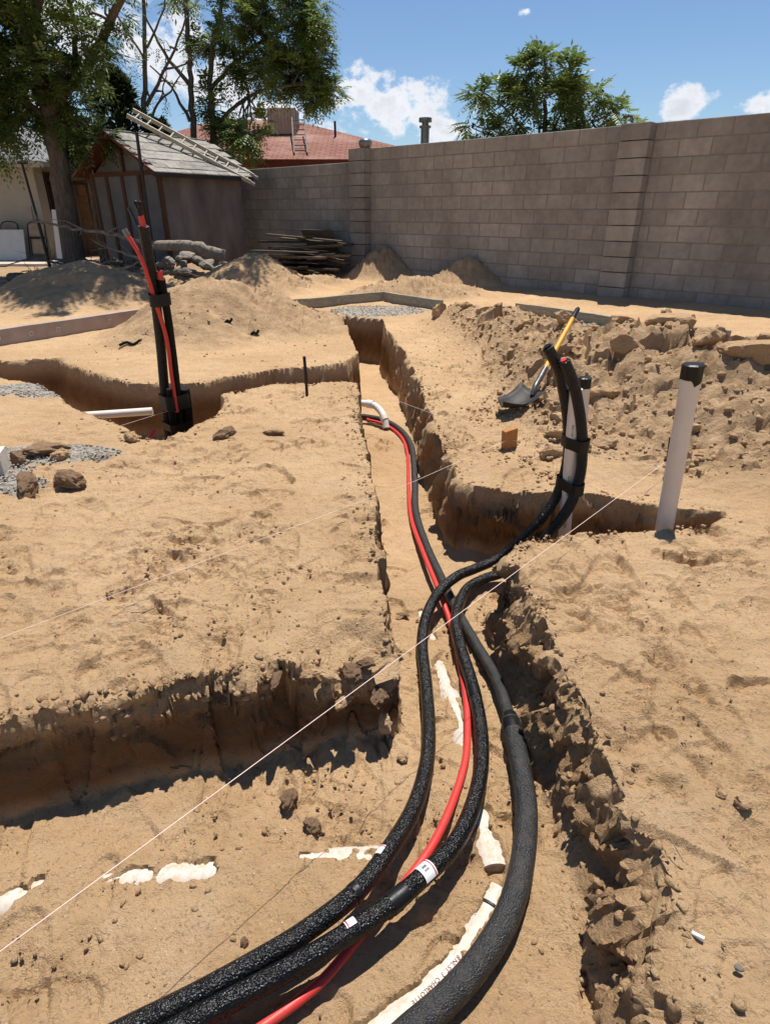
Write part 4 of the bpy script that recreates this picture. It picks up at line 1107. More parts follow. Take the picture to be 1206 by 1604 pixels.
pa, pathA = pipe_thing('insulated_pipe', A, RB, M['foam'], 'left glossy black insulated pipe, rising to the taller end of the right bundle')
pb, pathB = pipe_thing('insulated_pipe', B, RB, M['foam'], 'middle glossy black insulated pipe with a white barcode sticker')
pc, pathC = pipe_thing('insulated_pipe', C1, .0205, M['foam_dull'], 'dusty grey-black insulated pipe along the trench, thicker near the camera')
C2s = spline(C2, .015); mb = MB(pc.location); mb.tube(C2s, .0305, 24); child(mb, 'thick_sleeve', M['foam_dull'], pc)
mb = MB(pc.location); mb.tube([C2s[0] - (C2s[1] - C2s[0]).normalized() * .03, C2s[0], C2s[1], C2s[2], C2s[3]], [.0225, .030, .0315, .0315, .0312], 24); child(mb, 'tape_joint', M['tape'], pc)
pr_, pathD = pipe_thing('red_tube', D, .0115, M['red'], 'bright red tube running between the black pipes in the trench', cat='tube', seg=14)
def nearest(path, q):
    q = Vector(q); return min(range(2, len(path) - 2), key=lambda i: (path[i] - q).length)
# open ends of the risers: black rim and coloured core
for par, path, core in ((pa, pathA, M['tape']), (pb, pathB, M['red'])):
    t = (path[0] - path[1]).normalized()
    mb = MB(par.location); mb.tube([path[0] - t * .005, path[0] + t * .012], .012, 12); child(mb, 'core', core, par)
    mb = MB(par.location); s_ = t.cross(Vector((0, 1, 0))).normalized(); u_ = s_.cross(t)
    mb.tube([path[0] + (s_ * math.cos(a) + u_ * math.sin(a)) * .0175 for a in np.linspace(0, 2 * math.pi, 17)], .006, 8, cap=False); child(mb, 'rim', M['foam'], par)
# seams and stickers
for par, path, q, w in ((pb, pathB, (0.02, .845, -.21), 2), (pb, pathB, (.30, 1.60, -.3), 2), (pa, pathA, (-.075, .86, -.215), 1)):
    i = nearest(path, q); band(par, path, i - w, i + w, RB + .0009, M['tape'], 'tape_seam')
i = nearest(pathB, (0.098, .912, -.215)); patch(pb, pathB, i, .038, RB + .0012, -1.25, 1.25, M['tag_white'], 'sticker'); patch(pb, pathB, i, .003, RB + .0016, -1.25, 1.25, M['tag_red'], 'sticker_stripe', -.014)
for a in (-.30, -.22, -.14, .05, .12, .2, .27): patch(pb, pathB, i, .014, RB + .0016, a, a + .045, M['ink'], 'barcode', .003)
i = nearest(pathA, (0.0, .965, -.225)); patch(pa, pathA, i, .028, RB + .0012, .15, 1.35, M['tag_white'], 'sticker'); patch(pa, pathA, i, .003, RB + .0016, .15, 1.35, M['tag_red'], 'sticker_stripe', -.010)
i = nearest(pathB, (-.075, .778, -.21)); patch(pb, pathB, i, .024, RB + .0012, -.1, .9, M['tag_white'], 'sticker'); patch(pb, pathB, i, .003, RB + .0016, -.1, .9, M['tag_red'], 'sticker_stripe', .008)

# right bundle: white pipe between the risers, tape wraps
WB = Vector((.835, 2.44, -.37)); WT = Vector((.782, 2.45, .545))
wr = empty('white_riser', WB); tag(wr, 'white plastic pipe taped between the two curved black risers', 'pipe')
mb = MB(WB); mb.tube([WB, WB + (WT - WB) * .5, WT], .027, 20); child(mb, 'tube', M['pvc_clean'], wr)
mb = MB(WB); k = Vector((.012, -.0265, 0))
def text_mesh(body, size, mat, extrude=0.0004):
    cu = bpy.data.curves.new('lettering', 'FONT'); cu.body = body; cu.size = size; cu.extrude = extrude; cu.align_x = 'LEFT'
    ob = bpy.data.objects.new('lettering_tmp', cu); COL.objects.link(ob)
    dg = bpy.context.evaluated_depsgraph_get(); dg.update()
    m_ = bpy.data.meshes.new_from_object(ob.evaluated_get(dg)); bpy.data.objects.remove(ob); bpy.data.curves.remove(cu)
    m_.name = 'lettering'; m_.materials.clear(); m_.materials.append(mat); return m_
for zz_, body in ((.40, 'PVC 1120'), (.17, 'SCH 40  PVC 1120'), (-.03, 'PVC 1120')):
    tm = text_mesh(body, .012, M['ink'])
    ax_ = (WT - WB).normalized()
    p = WB + (WT - WB) * ((zz_ - WB.z) / (WT.z - WB.z)) + Vector((-.012, -.0248, 0))
    o = link('lettering', tm, None, wr); nrm_ = Vector((-.44, -.9, 0)).normalized(); xx_ = -ax_; nrm_ = (nrm_ - xx_ * nrm_.dot(xx_)).normalized()
    o.rotation_euler = Matrix((xx_, nrm_.cross(xx_), nrm_)).transposed().to_euler(); o.location = p - WB + nrm_ * .0008
def wrap(z, n, parent, pts, r, name='tape_wrap'):
    """tape round a bundle: hull of circles at height z"""
    import itertools
    cs = []
    for c in pts:
        for a in np.linspace(0, 2 * math.pi, 12, endpoint=False): cs.append((c[0] + r * math.cos(a), c[1] + r * math.sin(a)))
    cs = sorted(set(cs))
    def half(ps):
        h = []
        for p in ps:
            while len(h) > 1 and (h[-1][0] - h[-2][0]) * (p[1] - h[-2][1]) - (h[-1][1] - h[-2][1]) * (p[0] - h[-2][0]) <= 0: h.pop()
            h.append(p)
        return h
    lo_, hi_ = half(cs), half(cs[::-1]); hull = lo_[:-1] + hi_[:-1]
    mb = MB(parent.location); m_ = len(hull); vs = []
    rg = random.Random(int(z * 100)); K = 5
    for k in range(K):
        f = k / (K - 1) - .5
        for p in hull: vs.append((p[0] , p[1], z + f * n + rg.uniform(-.002, .002) + .010 * math.sin(p[0] * 60) * .3))
    mb.add(vs, [(k * m_ + j, k * m_ + (j + 1) % m_, (k + 1) * m_ + (j + 1) % m_, (k + 1) * m_ + j) for k in range(K - 1) for j in range(m_)])
    return child(mb, name, M['tape'], parent)
def at_z(path, z, upper=True):
    for i in range(len(path) - 1):
        if (path[i].z - z) * (path[i + 1].z - z) <= 0: return path[i]
for z in (.315, .125):
    wrap(z, .05, wr, [at_z(pathA, z), at_z(pathB, z), WB + (WT - WB) * ((z - WB.z) / (WT.z - WB.z))], .0305)

# capped white pipes
def capped(base, topv, r, label, tails):
    base, topv = Vector(base), Vector(topv); o = empty('capped_pipe', base); tag(o, label, 'pipe')
    mb = MB(base); mb.tube([base, base + (topv - base) * .5, topv], r, 24); child(mb, 'tube', M['pvc_clean'], o)
    ax = (topv - base).normalized()
    sx = ax.cross(Vector((0, 1, 0))).normalized(); sy = sx.cross(ax)
    n = 32; vs = [];
    rows = [(0.0, r + .004), (.006, r + .005), (.010, r - .004), (.012, 0.002)]
    mb = MB(base)
    lens = [tails[int(k * len(tails) / n)] for k in range(n)]
    for k in range(n):
        a = 2 * math.pi * k / n; vs.append(topv - ax * lens[k] + (sx * math.cos(a) + sy * math.sin(a)) * (r + .0035 + .002 * math.sin(5 * a)))
    for h, rr in rows:
        for k in range(n):
            a = 2 * math.pi * k / n; vs.append(topv + ax * h + (sx * math.cos(a) + sy * math.sin(a)) * (rr + .002 * math.sin(7 * a) * (rr > .01)))
    F = [(q * n + k, q * n + (k + 1) % n, (q + 1) * n + (k + 1) % n, (q + 1) * n + k) for q in range(len(rows)) for k in range(n)]
    mb.add(vs, F, False); child(mb, 'tape_cap', M['tape'], o)
    return o
capped((1.252, 2.38, -.37), (1.205, 2.38, .655), .037, 'white standing pipe with a ragged black tape cap, right of the riser bundle',
       [.05, .05, .055, .05, .045, .05, .05, .05, .05, .045, .05, .06, .065, .07, .055, .045, .05, .05, .012, .01, .055, .06, .065, .07, .075, .06, .05, .05, .05, .05, .05, .05])
capped((1.125, 3.3, -.05), (1.095, 3.3, .375), .030, 'short white pipe with black cap, half hidden behind the riser bundle', [.05] * 8)
mb = MB((1.43, 2.83, 0)); mb.bar((1.43, 2.83, -.05), (1.405, 2.83, .20), .012, .03, (0, 1, 0)); tag(mb.build('metal_stake', M['rust']), 'thin black stake close behind the tall white pipe', 'stake')

# left bundle
LB = Vector((-1.47, 4.05, -.36))
lb = empty('riser_bundle', LB); tag(lb, 'tall bundle of black and red pipes taped together in the left trench', 'pipe bundle')
def lpipe(pts, r, mat, name, seg=18):
    mb = MB(LB); path = spline(pts, .02); mb.tube(path, r, seg); child(mb, name, mat, lb); return path
lp1 = lpipe([(-1.53, 4.06, -.36), (-1.517, 4.05, -.2), (-1.475, 4.02, .2), (-1.451, 4.0, .422), (-1.415, 3.94, .75), (-1.395, 3.88, 1.0), (-1.385, 3.85, 1.12)], .031, M['foam'], 'black_sleeve')
lpipe([(-1.385, 3.85, 1.11), (-1.387, 3.845, 1.15), (-1.389, 3.84, 1.175)], .016, M['red'], 'red_core')
lpipe([(-1.389, 3.84, 1.17), (-1.391, 3.84, 1.20), (-1.392, 3.84, 1.215)], .015, M['tape'], 'taped_end')
for s in (-1, 1): lpipe([(-1.392, 3.84, 1.20), (-1.392 + .018 * s, 3.84, 1.235), (-1.392 + .010 * s, 3.84, 1.25), (-1.392, 3.84, 1.225)], .006, M['tape'], 'taped_end', 8)
lpipe([(-1.405, 3.975, -.02), (-1.402, 3.97, 0.219), (-1.386, 3.94, 0.472), (-1.398, 3.88, 0.71), (-1.42, 3.84, 0.931), (-1.455, 3.83, 1.03), (-1.478, 3.83, 1.075)], .0125, M['red'], 'red_tube')
lpipe([(-1.476, 3.83, 1.07), (-1.492, 3.83, 1.105)], .0165, M['galv'], 'tube_end', 12)
lp3 = lpipe([(-1.44, 4.06, -.36), (-1.427, 4.05, -0.203), (-1.391, 4.01, 0.172), (-1.367, 3.97, 0.55), (-1.357, 3.93, 0.79), (-1.355, 3.92, .83)], .024, M['foam_shade'], 'black_sleeve')
lpipe([(-1.355, 3.92, .82), (-1.357, 3.915, .875)], .017, M['red'], 'red_core'); lpipe([(-1.357, 3.915, .87), (-1.358, 3.91, .905)], .008, M['tape'], 'taped_end', 8)
lpipe([(-1.40, 4.10, -.36), (-1.375, 4.09, -.1), (-1.36, 4.06, .12)], .034, M['foam_shade'], 'black_sleeve')
lpipe([(-1.50, 4.10, -.36), (-1.49, 4.09, -.1), (-1.46, 4.06, .10)], .030, M['foam_shade'], 'black_sleeve')
lp4 = lpipe([(-1.455, 4.00, -.36), (-1.45, 3.99, -.1), (-1.428, 3.97, .14)], .022, M['foam_shade'], 'black_sleeve')
for z, h in ((.71, .07), (.04, .10), (-.13, .05)):
    wrap(z, h, lb, [at_z(lp1, z), at_z(lp3, z)] + ([(-1.37, 4.05), (-1.44, 3.975)] if z < .2 else [(-1.395, 3.875)]), .036)
mb = MB((-1.52, 3.70, -.2)); mb.tube([(-1.55, 3.66, -.22), (-1.521, 3.704, -.12), (-1.488, 3.75, -.07)], .013, 12)
tag(mb.build('red_tube', M['red']), 'short red tube stub sticking up left of the tall bundle', 'tube')
mb = MB((-2.3, 4.19, -.12)); mb.tube([(-2.42, 4.165, -.125), (-2.0, 4.25, -.12), (-1.70, 4.308, -.115)], .028, 18)
tag(mb.build('white_pipe', M['pvc_clean']), 'white pipe lying across the left trench beside the tall bundle', 'pipe')
E0 = Vector((-0.30, 5.04, -.26))
el = empty('elbow_pipe', E0); tag(el, 'white pipe elbow at the floor of the far trench junction', 'pipe')
mb = MB(E0); mb.tube(spline([(-0.45, 5.06, -.26), (-0.255, 5.024, -.26), (-0.11, 4.97, -.26), (-.045, 4.90, -.285), (-.005, 4.82, -.33), (.01, 4.77, -.40)], .015), .028, 16); child(mb, 'tube', M['pvc'], el)
for p0, p1 in (((-.15, 4.995, -.259), (-.10, 4.966, -.260)), ((-.015, 4.835, -.318), (.0, 4.805, -.345))):
    mb = MB(E0); mb.tube([p0, p1], .0335, 16); child(mb, 'collar', M['pvc'], el)

# drains in the trench floor
def drain(key, label):
    pts = [(x, y, float(floor_level(y)) - .010 - R_DRAIN) for x, y in DRAIN[key]]
    path = spline(pts, .02); b = Vector(pts[-1]); o = empty('drain_pipe', b); tag(o, label, 'pipe')
    mb = MB(b); mb.tube(path, R_DRAIN, 28); child(mb, 'tube', M['pvc_dusty'], o)
    return o, path
dl, dpl = drain('left', 'white drain pipe showing in patches through the dirt at lower left')
df, dpf = drain('far', 'white drain pipe half buried between the black pipes, ending in a collar')
dn, dpn = drain('near', 'printed white drain pipe half buried beside the thick black pipe')
i = len(dpf) - 4; mb = MB(df.location); mb.tube(dpf[i:], R_DRAIN + .008, 28); child(mb, 'collar', M['pvc_dusty'], df)
i = nearest(dpn, (.262, .912, -.35)); mb = MB(dn.location); t_ = (dpn[i + 1] - dpn[i]).normalized(); mb.tube([dpn[i] - t_ * .003, dpn[i] + t_ * .003], R_DRAIN + .004, 28); child(mb, 'seal_ring', M['tape'], dn)
mb = MB(dl.location); mb.tube([(-.862, .938, -.302 + .0), (-.862, .938, -.2985)], .006, 12); 
def wrap_text(body, size, path, q, r, mat, parent, ang):
    tm = text_mesh(body, size, mat, .0003)
    i0 = nearest(path, q)
    seglen = [0.0]; j = i0
    while j < len(path) - 1:
        seglen.append(seglen[-1] + (path[j + 1] - path[j]).length); j += 1
    for v in tm.vertices:
        s = max(0.0, v.co.x); k = 0
        while k < len(seglen) - 2 and seglen[k + 1] < s: k += 1
        f = (s - seglen[k]) / max(1e-6, seglen[k + 1] - seglen[k])
        p = path[i0 + k].lerp(path[i0 + k + 1], min(1, f)); t = (path[i0 + k + 1] - path[i0 + k]).normalized()
        side = t.cross(UP).normalized(); up = side.cross(t).normalized()
        a = ang - v.co.y / r
        v.co = p + (up * math.cos(a) + side * math.sin(a)) * (r + .0007) - parent.location
    return link('lettering', tm, None, parent)
wrap_text('8.NL.ST. 3  CHARLOTTE', .0135, dpn, (.165, .79, -.35), R_DRAIN, M['ink_red'], dn, -.02)

# ------------------------------------------------------------------ shovel, stakes, string
def shovel():
    tip = Vector((0.80, 3.80, .05)); sock = Vector((.985, 3.93, .165)); end = Vector((1.446, 4.75, .545))
    o = empty('shovel', tip); tag(o, 'shovel with yellow handle lying on the rubble slope', 'shovel')
    d = (end - sock).normalized()
    mb = MB(tip); mb.tube([sock + d * .18, sock + (end - sock) * .6, end - d * .14], .017, 12); child(mb, 'handle', M['handle'], o)
    mb = MB(tip); mb.tube([end - d * .15, end - d * .02, end], [.0185, .0185, .012], 12); child(mb, 'grip', M['tape'], o)
    mb = MB(tip); mb.tube(spline([sock - d * .04 + Vector((0, 0, -.035)), sock, sock + d * .10, sock + d * .22], .02), [.014] + [.018] * 20 if False else .019, 12); child(mb, 'socket', M['steel'], o)
    # dished blade
    fw = (tip - sock); fw.z = -.07; L_ = .30; fw = fw.normalized(); sd = fw.cross(UP).normalized(); up = sd.cross(fw)
    n, m_ = 9, 11; vs = []
    for i in range(n):
        f = i / (n - 1)
        w = .115 * (1 - .10 * f) if f < .72 else .115 * (.93 - .75 * ((f - .72) / .28) ** 1.6)
        for j in range(m_):
            g = j / (m_ - 1) * 2 - 1
            vs.append(sock - UP * .03 + fw * (f * L_) + sd * (g * w) + up * (.045 * g * g - .030 * math.sin(math.pi * f) + .035 * f * f))
    nn = len(vs); vs2 = [v - up * .004 for v in vs]
    F = [(i * m_ + j, i * m_ + j + 1, (i + 1) * m_ + j + 1, (i + 1) * m_ + j) for i in range(n - 1) for j in range(m_ - 1)]
    F2 = [tuple(nn + q for q in f[::-1]) for f in F]
    rim = [j for j in range(m_)] + [i * m_ + m_ - 1 for i in range(1, n)] + [(n - 1) * m_ + j for j in range(m_ - 2, -1, -1)] + [i * m_ for i in range(n - 2, 0, -1)]
    F3 = [(rim[k], nn + rim[k], nn + rim[(k + 1) % len(rim)], rim[(k + 1) % len(rim)]) for k in range(len(rim))]
    mb = MB(tip); mb.add(vs + vs2, F + F2 + F3, True); child(mb, 'blade', M['blade'], o)
shovel()
rb = Vector((-.568, 4.339, 0)); mb = MB(rb); mb.tube([rb - UP * .1, rb + UP * .14, rb + Vector((-.004, 0, .275))], .011, 10)
tag(mb.build('rebar_stake', M['rust']), 'dark rebar stake standing on the left bank near the trench junction', 'stake')
sb = Vector((.69, 3.19, 0)); mb = MB(sb); mb.bar(sb + Vector((.012, .03, -.08)), sb + Vector((-.004, 0, .125)), .085, .035, Vector((-.45, .89, 0)), .002)
tag(mb.build('wooden_stake', M['stake']), 'short orange-brown wooden stake with string tied round it', 'stake')
def string(name, pts, label):
    mb = MB(pts[0]); a = [Vector(p) for p in pts]; path = []
    for p, q in zip(a[:-1], a[1:]):
        for k in range(12): path.append(p.lerp(q, k / 12))
    path.append(a[-1]); mb.tube(path, .0010, 6); tag(mb.build(name, M['string']), label, 'string')
string('string_line', [(-1.9, -.78, .09), (-.65, .58, .085), (1.41, 2.825, .085)], 'pink mason string stretched across the trench in the foreground')
string('string_line', [(-2.4, .42, .05), (-1.156, 1.462, .05), (.142, 2.634, .055), (.67, 3.17, .065)], 'pale mason string from the wooden stake across the left bank')
string('string_line', [(-.05, 4.26, .03), (.353, 3.711, .03), (.70, 3.19, .06), (1.38, 2.83, .05)], 'pale string crossing the trench behind the wooden stake')
string('string_line', [(-1.72, 3.66, -.03), (-1.42, 3.98, .0)], 'short pale string tied to the tall bundle at left')

# ------------------------------------------------------------------ rocks, clods and crumbs
def clod_mesh(name, seed, mat, squash=(1, 1, 1), sub=2, rough=.22, flat=True, npl=9, omin=.55):
    import bmesh
    rg = np.random.RandomState(seed)
    bm = bmesh.new(); bmesh.ops.create_icosphere(bm, subdivisions=sub, radius=1.0)
    planes = rg.randn(npl, 3); planes /= np.linalg.norm(planes, axis=1)[:, None]; offs = rg.uniform(omin, .92, npl)
    P = np.array([v.co for v in bm.verts])
    for n_, o_ in zip(planes, offs):
        dd = np.maximum(P @ n_ - o_, 0); P = P - n_ * (dd * .92)[:, None]
    for f_, a_ in ((2.2, 1.0), (4.6, .5), (9.5, .32), (19.0, .2)):
        if f_ > 5 and sub < 3: break
        q = P * f_ + seed * 1.7
        hh = gnoise(q[:, 0] + q[:, 2] * .7, q[:, 1] - q[:, 2] * .6, seed % 50) * .6 + gnoise(q[:, 0] * .8 - q[:, 2], q[:, 2] + q[:, 1] * .7, seed % 50 + 5) * .6
        P = P * (1 + rough * a_ * hh)[:, None]
    P = P * np.array(squash)
    for v, c in zip(bm.verts, P): v.co = c
    me_ = bpy.data.meshes.new(name); bm.to_mesh(me_); bm.free(); me_.materials.append(mat)
    if not flat: me_.polygons.foreach_set('use_smooth', [True] * len(me_.polygons))
    return me_
ROCKS = [clod_mesh('rock', 10 + k, M['loose'], (1, .85, .7), 4, .20) for k in range(5)]
ROCKS_D = [clod_mesh('rock', 30 + k, M['clod_dark'], (1, .8, .72), 4, .22) for k in range(5)]
EARTH = [clod_mesh('earth_block', 70 + k, M['loose'], (1, .9, .9), 4, .13, npl=13, omin=.42) for k in range(6)]
STONES = [clod_mesh('stone', 50 + k, M['stone'], (1, .8, .62), 2, .10) for k in range(6)]
rng = random.Random(21)
def rock(x, y, s, label, kind=0, group=None, sink=.35, name='rock', cat='rock', z=None, rot=None, sc=(1, 1, 1)):
    lib = (ROCKS, ROCKS_D, STONES, EARTH)[kind]
    o = link(name, lib[rng.randrange(len(lib))])
    zz_ = ground_at(x, y) if z is None else z
    o.location = (x, y, zz_ + s * .7 * sc[2] * (.72 - sink)); o.scale = (s * sc[0], s * sc[1], s * sc[2])
    o.rotation_euler = rot or (rng.uniform(-.3, .3), rng.uniform(-.3, .3), rng.uniform(0, 6.28))
    tag(o, label, cat, group); return o
rock(-.27, 1.175, .034, 'dark dirt clod on the trench floor left of the black pipes', 1, sink=.05)
rock(-.20, 1.10, .028, 'brown clod just in front of the darker clod on the trench floor', 1, sink=.1)
rock(.055, 1.345, .024, 'small clod on the floor below the broken bank corner', 0)
rock(-.958, 3.43, .075, 'brown rock on the left bank near the tall bundle', 1, sc=(1.1, .7, .7))
rock(-.66, 3.47, .07, 'low flat clod right of the brown rock on the left bank', 1, sc=(1.2, .6, .35))
rock(-1.70, 2.64, .085, 'dark brown rock in the gravel at the left edge', 1, sink=.1, sc=(1.1, .8, .85))
rock(-1.545, 2.71, .09, 'rounded reddish rock right of the dark one in the gravel', 1, sink=.1, sc=(1.2, .8, .8))
rock(-1.86, 3.13, .11, 'flat slab of hard dirt above the gravel at left', 1, sc=(1.3, .8, .5), sink=.1)
rock(-1.93, 2.98, .06, 'small upright rock beside the pale curb end', 1, sink=.1, sc=(.7, .7, 1.1))
rock(-1.745, 3.06, .06, 'small grey-brown rock between gravel and dirt slab', 0)
rock(-1.47, 3.35, .055, 'small rock at the lip of the left trench', 0)
rock(.80, .925, .022, 'pale stone with dark shadow on the right bank, largest of its cluster', 0, sink=.1)
rock(.77, .955, .014, 'small stone above the pale stone on the right bank', 0)
rock(.625, .60, .010, 'grey-blue pebble on the right bank near the lower edge', 2)
rock(.52, 1.95, .020, 'dark clod on the corner of the right bank under the string', 1, sink=.1)
rock(.075, 2.14, .022, 'flat dark clod on the trench floor beside the crossing pipes', 1, sc=(1.4, .7, .4), sink=.1)
rock(-.32, .805, .012, 'dark pebble on the floor left of the pipes near the camera', 1, sink=.1)
rock(-1.52, 4.22, .12, 'rounded dirt lump behind the left trench pipes', 1, z=-.22, sc=(.8, .8, 1.1))
# blocks of hard earth in the rubble ridge and along the banks
G = 'blocks of hard earth on the rubble ridge'
for (x, y, s, sc) in [(1.95, 4.35, .19, (1.3, .9, .75)), (2.25, 3.75, .19, (1.4, .8, .7)), (1.62, 4.1, .14, (1.2, .8, .8)), (1.36, 3.75, .15, (1.3, .8, .7)), (2.05, 3.95, .15, (1, .9, .8)), (1.8, 4.62, .15, (1.3, .8, .7)), (2.5, 3.9, .16, (1.2, .8, .7)),
                      (1.48, 5.15, .12, (1.2, .8, .7)), (1.25, 5.6, .12, (1.2, .8, .7)), (1.0, 6.3, .12, (1.2, .8, .7)), (.62, 7.3, .18, (.7, .8, 1.15)), (.9, 6.9, .11, (1, .8, .7)), (1.05, 3.45, .10, (1.2, .8, .7)), (1.22, 3.2, .09, (1, .8, .7)),
                      (.92, 3.12, .085, (1.2, .8, .7)), (.99, 3.30, .08, (1.2, .8, .7)), (1.55, 3.0, .085, (1.3, .8, .8)), (1.72, 3.3, .08, (1.2, .8, .7)), (2.1, 3.1, .07, (1.2, .8, .7)), (1.3, 4.5, .10, (1.2, .8, .7)), (2.75, 3.55, .12, (1.2, .8, .7)), (1.15, 4.75, .09, (1, .9, .7))]:
    lab = 'block of hard brown earth lying on the rubble ridge at right'
    g_ = G
    if (x, y) == (1.95, 4.35): lab, g_ = 'largest overhanging block of hard earth at the top of the rubble ridge', None
    if (x, y) == (2.25, 3.75): lab, g_ = 'big undercut block of hard earth right of the tall white pipe', None
    if (x, y) == (.62, 7.3): lab, g_ = 'upright block of hard earth at the far left end of the rubble', None
    if (x, y) == (1.55, 3.0): lab, g_ = 'angular dark block of earth right behind the tall white pipe', None
    rock(x, y, s * .8, lab, 3, g_, .50 if s > .18 else .45, 'earth_block', 'earth block', sc=sc, rot=(rng.uniform(-.4, .4), rng.uniform(-.4, .4), rng.uniform(-.5, .5)))
G2 = 'clods broken from the left bank corner'
for (x, y, z, s, sc) in [(-.105, 1.44, -.075, .045, (1.1, .8, .8)), (-.06, 1.47, -.06, .032, (1, .9, .8)), (-.175, 1.425, -.07, .035, (1.2, .8, .7)), (-.02, 1.43, -.16, .05, (.9, .8, .9)), (-.125, 1.395, -.14, .035, (1.1, .7, .9)), (-.235, 1.415, -.05, .032, (1.4, .7, .6)), (-.32, 1.385, -.04, .030, (1.5, .7, .6)),
                         (.0, 1.40, -.24, .04, (.8, .7, 1))]:
    rock(x, y, s, 'dirt clod broken loose at the corner of the left bank', 1 if rng.random() < .6 else 0, G2, .4, 'dirt_clod', 'clod', z=z, sc=sc)
def scatter(name, pos, sizes, rots, label, mat, sub=1, nvar=6, seed=5, squash=.75, kind='stuff'):
    """many small clods joined into one mesh"""
    import bmesh
    base = []
    for k in range(nvar):
        m_ = clod_mesh('tmp', seed * 10 + k, mat, (1, .8, squash), sub, .16, npl=12, omin=.38)
        co = np.zeros(len(m_.vertices) * 3, np.float32); m_.vertices.foreach_get('co', co)
        fa = np.zeros(len(m_.polygons) * 3, np.int32); m_.loops.foreach_get('vertex_index', fa)
        base.append((co.reshape(-1, 3), fa.reshape(-1, 3))); bpy.data.meshes.remove(m_)
    V, Fs, b = [], [], 0
    for i in range(len(pos)):
        co, fa = base[i % nvar]
        c, s = math.cos(rots[i]), math.sin(rots[i])
        v = co * sizes[i]; v = np.stack([v[:, 0] * c - v[:, 1] * s, v[:, 0] * s + v[:, 1] * c, v[:, 2]], 1) + pos[i]
        V.append(v); Fs.append(fa + b); b += len(co)
    o = link(name, mesh_np(name, np.concatenate(V), np.concatenate(Fs)), mat)
    tag(o, label, kind=kind); return o
rs = np.random.RandomState(31)
def place(n, fx, fy, smin, smax, power=3.0, mask=None, sink=.42):
    x, y = fx(n), fy(n)
    X, Y, Z, R_, L_, S_, T_ = ground_many(x, y)
    s = smin + (smax - smin) * rs.rand(n) ** power
    keep = (T_ > .97) | (T_ < .03)
    if mask is not None: keep &= mask(x, y, R_, L_, T_)
    return np.stack([X, Y, Z + s * (.6 - sink)], 1)[keep], s[keep], rs.rand(n)[keep] * 6.28
U = lambda a, b: (lambda n: rs.uniform(a, b, n))
def cat_(*parts): return [np.concatenate([p[i] for p in parts]) for i in range(3)]
clump = lambda f, lo, sd: (lambda x, y, R_, L_, T_: fbm(x, y, f, 2, sd) > lo)
p, s, r = cat_(place(3600, U(-1.0, .55), U(.5, 2.3), .0016, .013, 4, clump(3.0, .0, 301)), place(1500, U(-1.2, 1.5), U(.5, 2.4), .0015, .006, 4),
               place(2600, U(-2.2, 0), U(1.2, 4.6), .0022, .012, 4, clump(1.6, .05, 303)), place(900, U(.45, 2.0), U(.5, 2.3), .002, .009, 4, clump(2.2, .1, 305)))
scatter('soil_crumbs', p, s, r, 'loose crumbs of dry soil over the banks and trench floor', M['loose'], 1, seed=61)
p, s, r = cat_(place(7000, U(.7, 3.6), U(2.6, 8.0), .006, .034, 4, lambda x, y, R_, L_, T_: R_ > .35), place(1400, U(.55, 1.3), U(2.7, 4.2), .004, .02, 4, clump(2.0, -.1, 307)), place(700, U(.2, .9), U(3, 7.5), .004, .014, 4))
scatter('rubble_crumbs', p, s, r, 'broken lumps of dry soil covering the rubble ridge', M['loose'], 1, seed=62)
p, s, r = cat_(place(2600, U(-4.5, 1.5), U(5.5, 11.5), .006, .03, 5, lambda x, y, R_, L_, T_: (L_ > .3) & (fbm(x, y, 1.5, 2, 309) > .0)), place(500, U(-3, -.2), U(5.3, 8), .005, .02, 4))
scatter('mound_crumbs', p, s, r, 'small lumps of soil on the dirt mounds', M['loose'], 1, seed=63)
p, s, r = cat_(place(260, U(-1.0, .5), U(.5, 2.4), .0016, .0045, 3), place(200, U(-1.6, 1.8), U(.6, 3.5), .002, .005, 3))
scatter('pale_pebbles', p, s, r, 'tiny pale pebbles scattered over the sand', M['pebble'], 1, seed=64)
gp = []
for gx0, gy0, rx, ry in GRAVEL:
    n = int(900 * min(1.2, rx * ry * 6)); a = rs.rand(n) * 6.28; q = np.sqrt(rs.rand(n)) * .85
    x = gx0 + rx * q * np.cos(a); y = gy0 + ry * q * np.sin(a)
    X, Y, Z, R_, L_, S_, T_ = ground_many(x, y); k = T_ > .97; s_ = rs.uniform(.006, .014, n)
    gp.append((np.stack([X, Y, Z + .008], 1)[k], s_[k], rs.rand(n)[k] * 6.28))
p, s, r = cat_(*gp); scatter('gravel', p, s, r, 'grey gravel patches beside the slab forms', M['gravel'], 1, seed=65)
# crumbs along the lips of the banks
lipx, lipy = [], []
for (a, b) in zip(DUG, DUG[1:] + DUG[:1]):
    L_ = math.hypot(b[0] - a[0], b[1] - a[1]); n = int(L_ * 70) if (max(a[1], b[1]) < 6 and min(a[0], b[0]) > -3 and min(a[1], b[1]) > .2) else 0
    t = rs.rand(n); nx, ny = (b[1] - a[1]) / L_, -(b[0] - a[0]) / L_
    o_ = np.abs(rs.randn(n)) * .035 + .05
    lipx.append(a[0] + (b[0] - a[0]) * t + nx * o_); lipy.append(a[1] + (b[1] - a[1]) * t + ny * o_)
lipx, lipy = np.concatenate(lipx), np.concatenate(lipy)
X, Y, Z, R_, L_, S_, T_ = ground_many(lipx, lipy); s_ = .003 + .014 * rs.rand(len(lipx)) ** 3; k = T_ > .9
scatter('lip_crumbs', np.stack([X, Y, Z + s_ * .12], 1)[k], s_[k], rs.rand(len(lipx))[k] * 6.28, 'crumbled soil along the edges of the trenches', M['loose'], 1, seed=66)

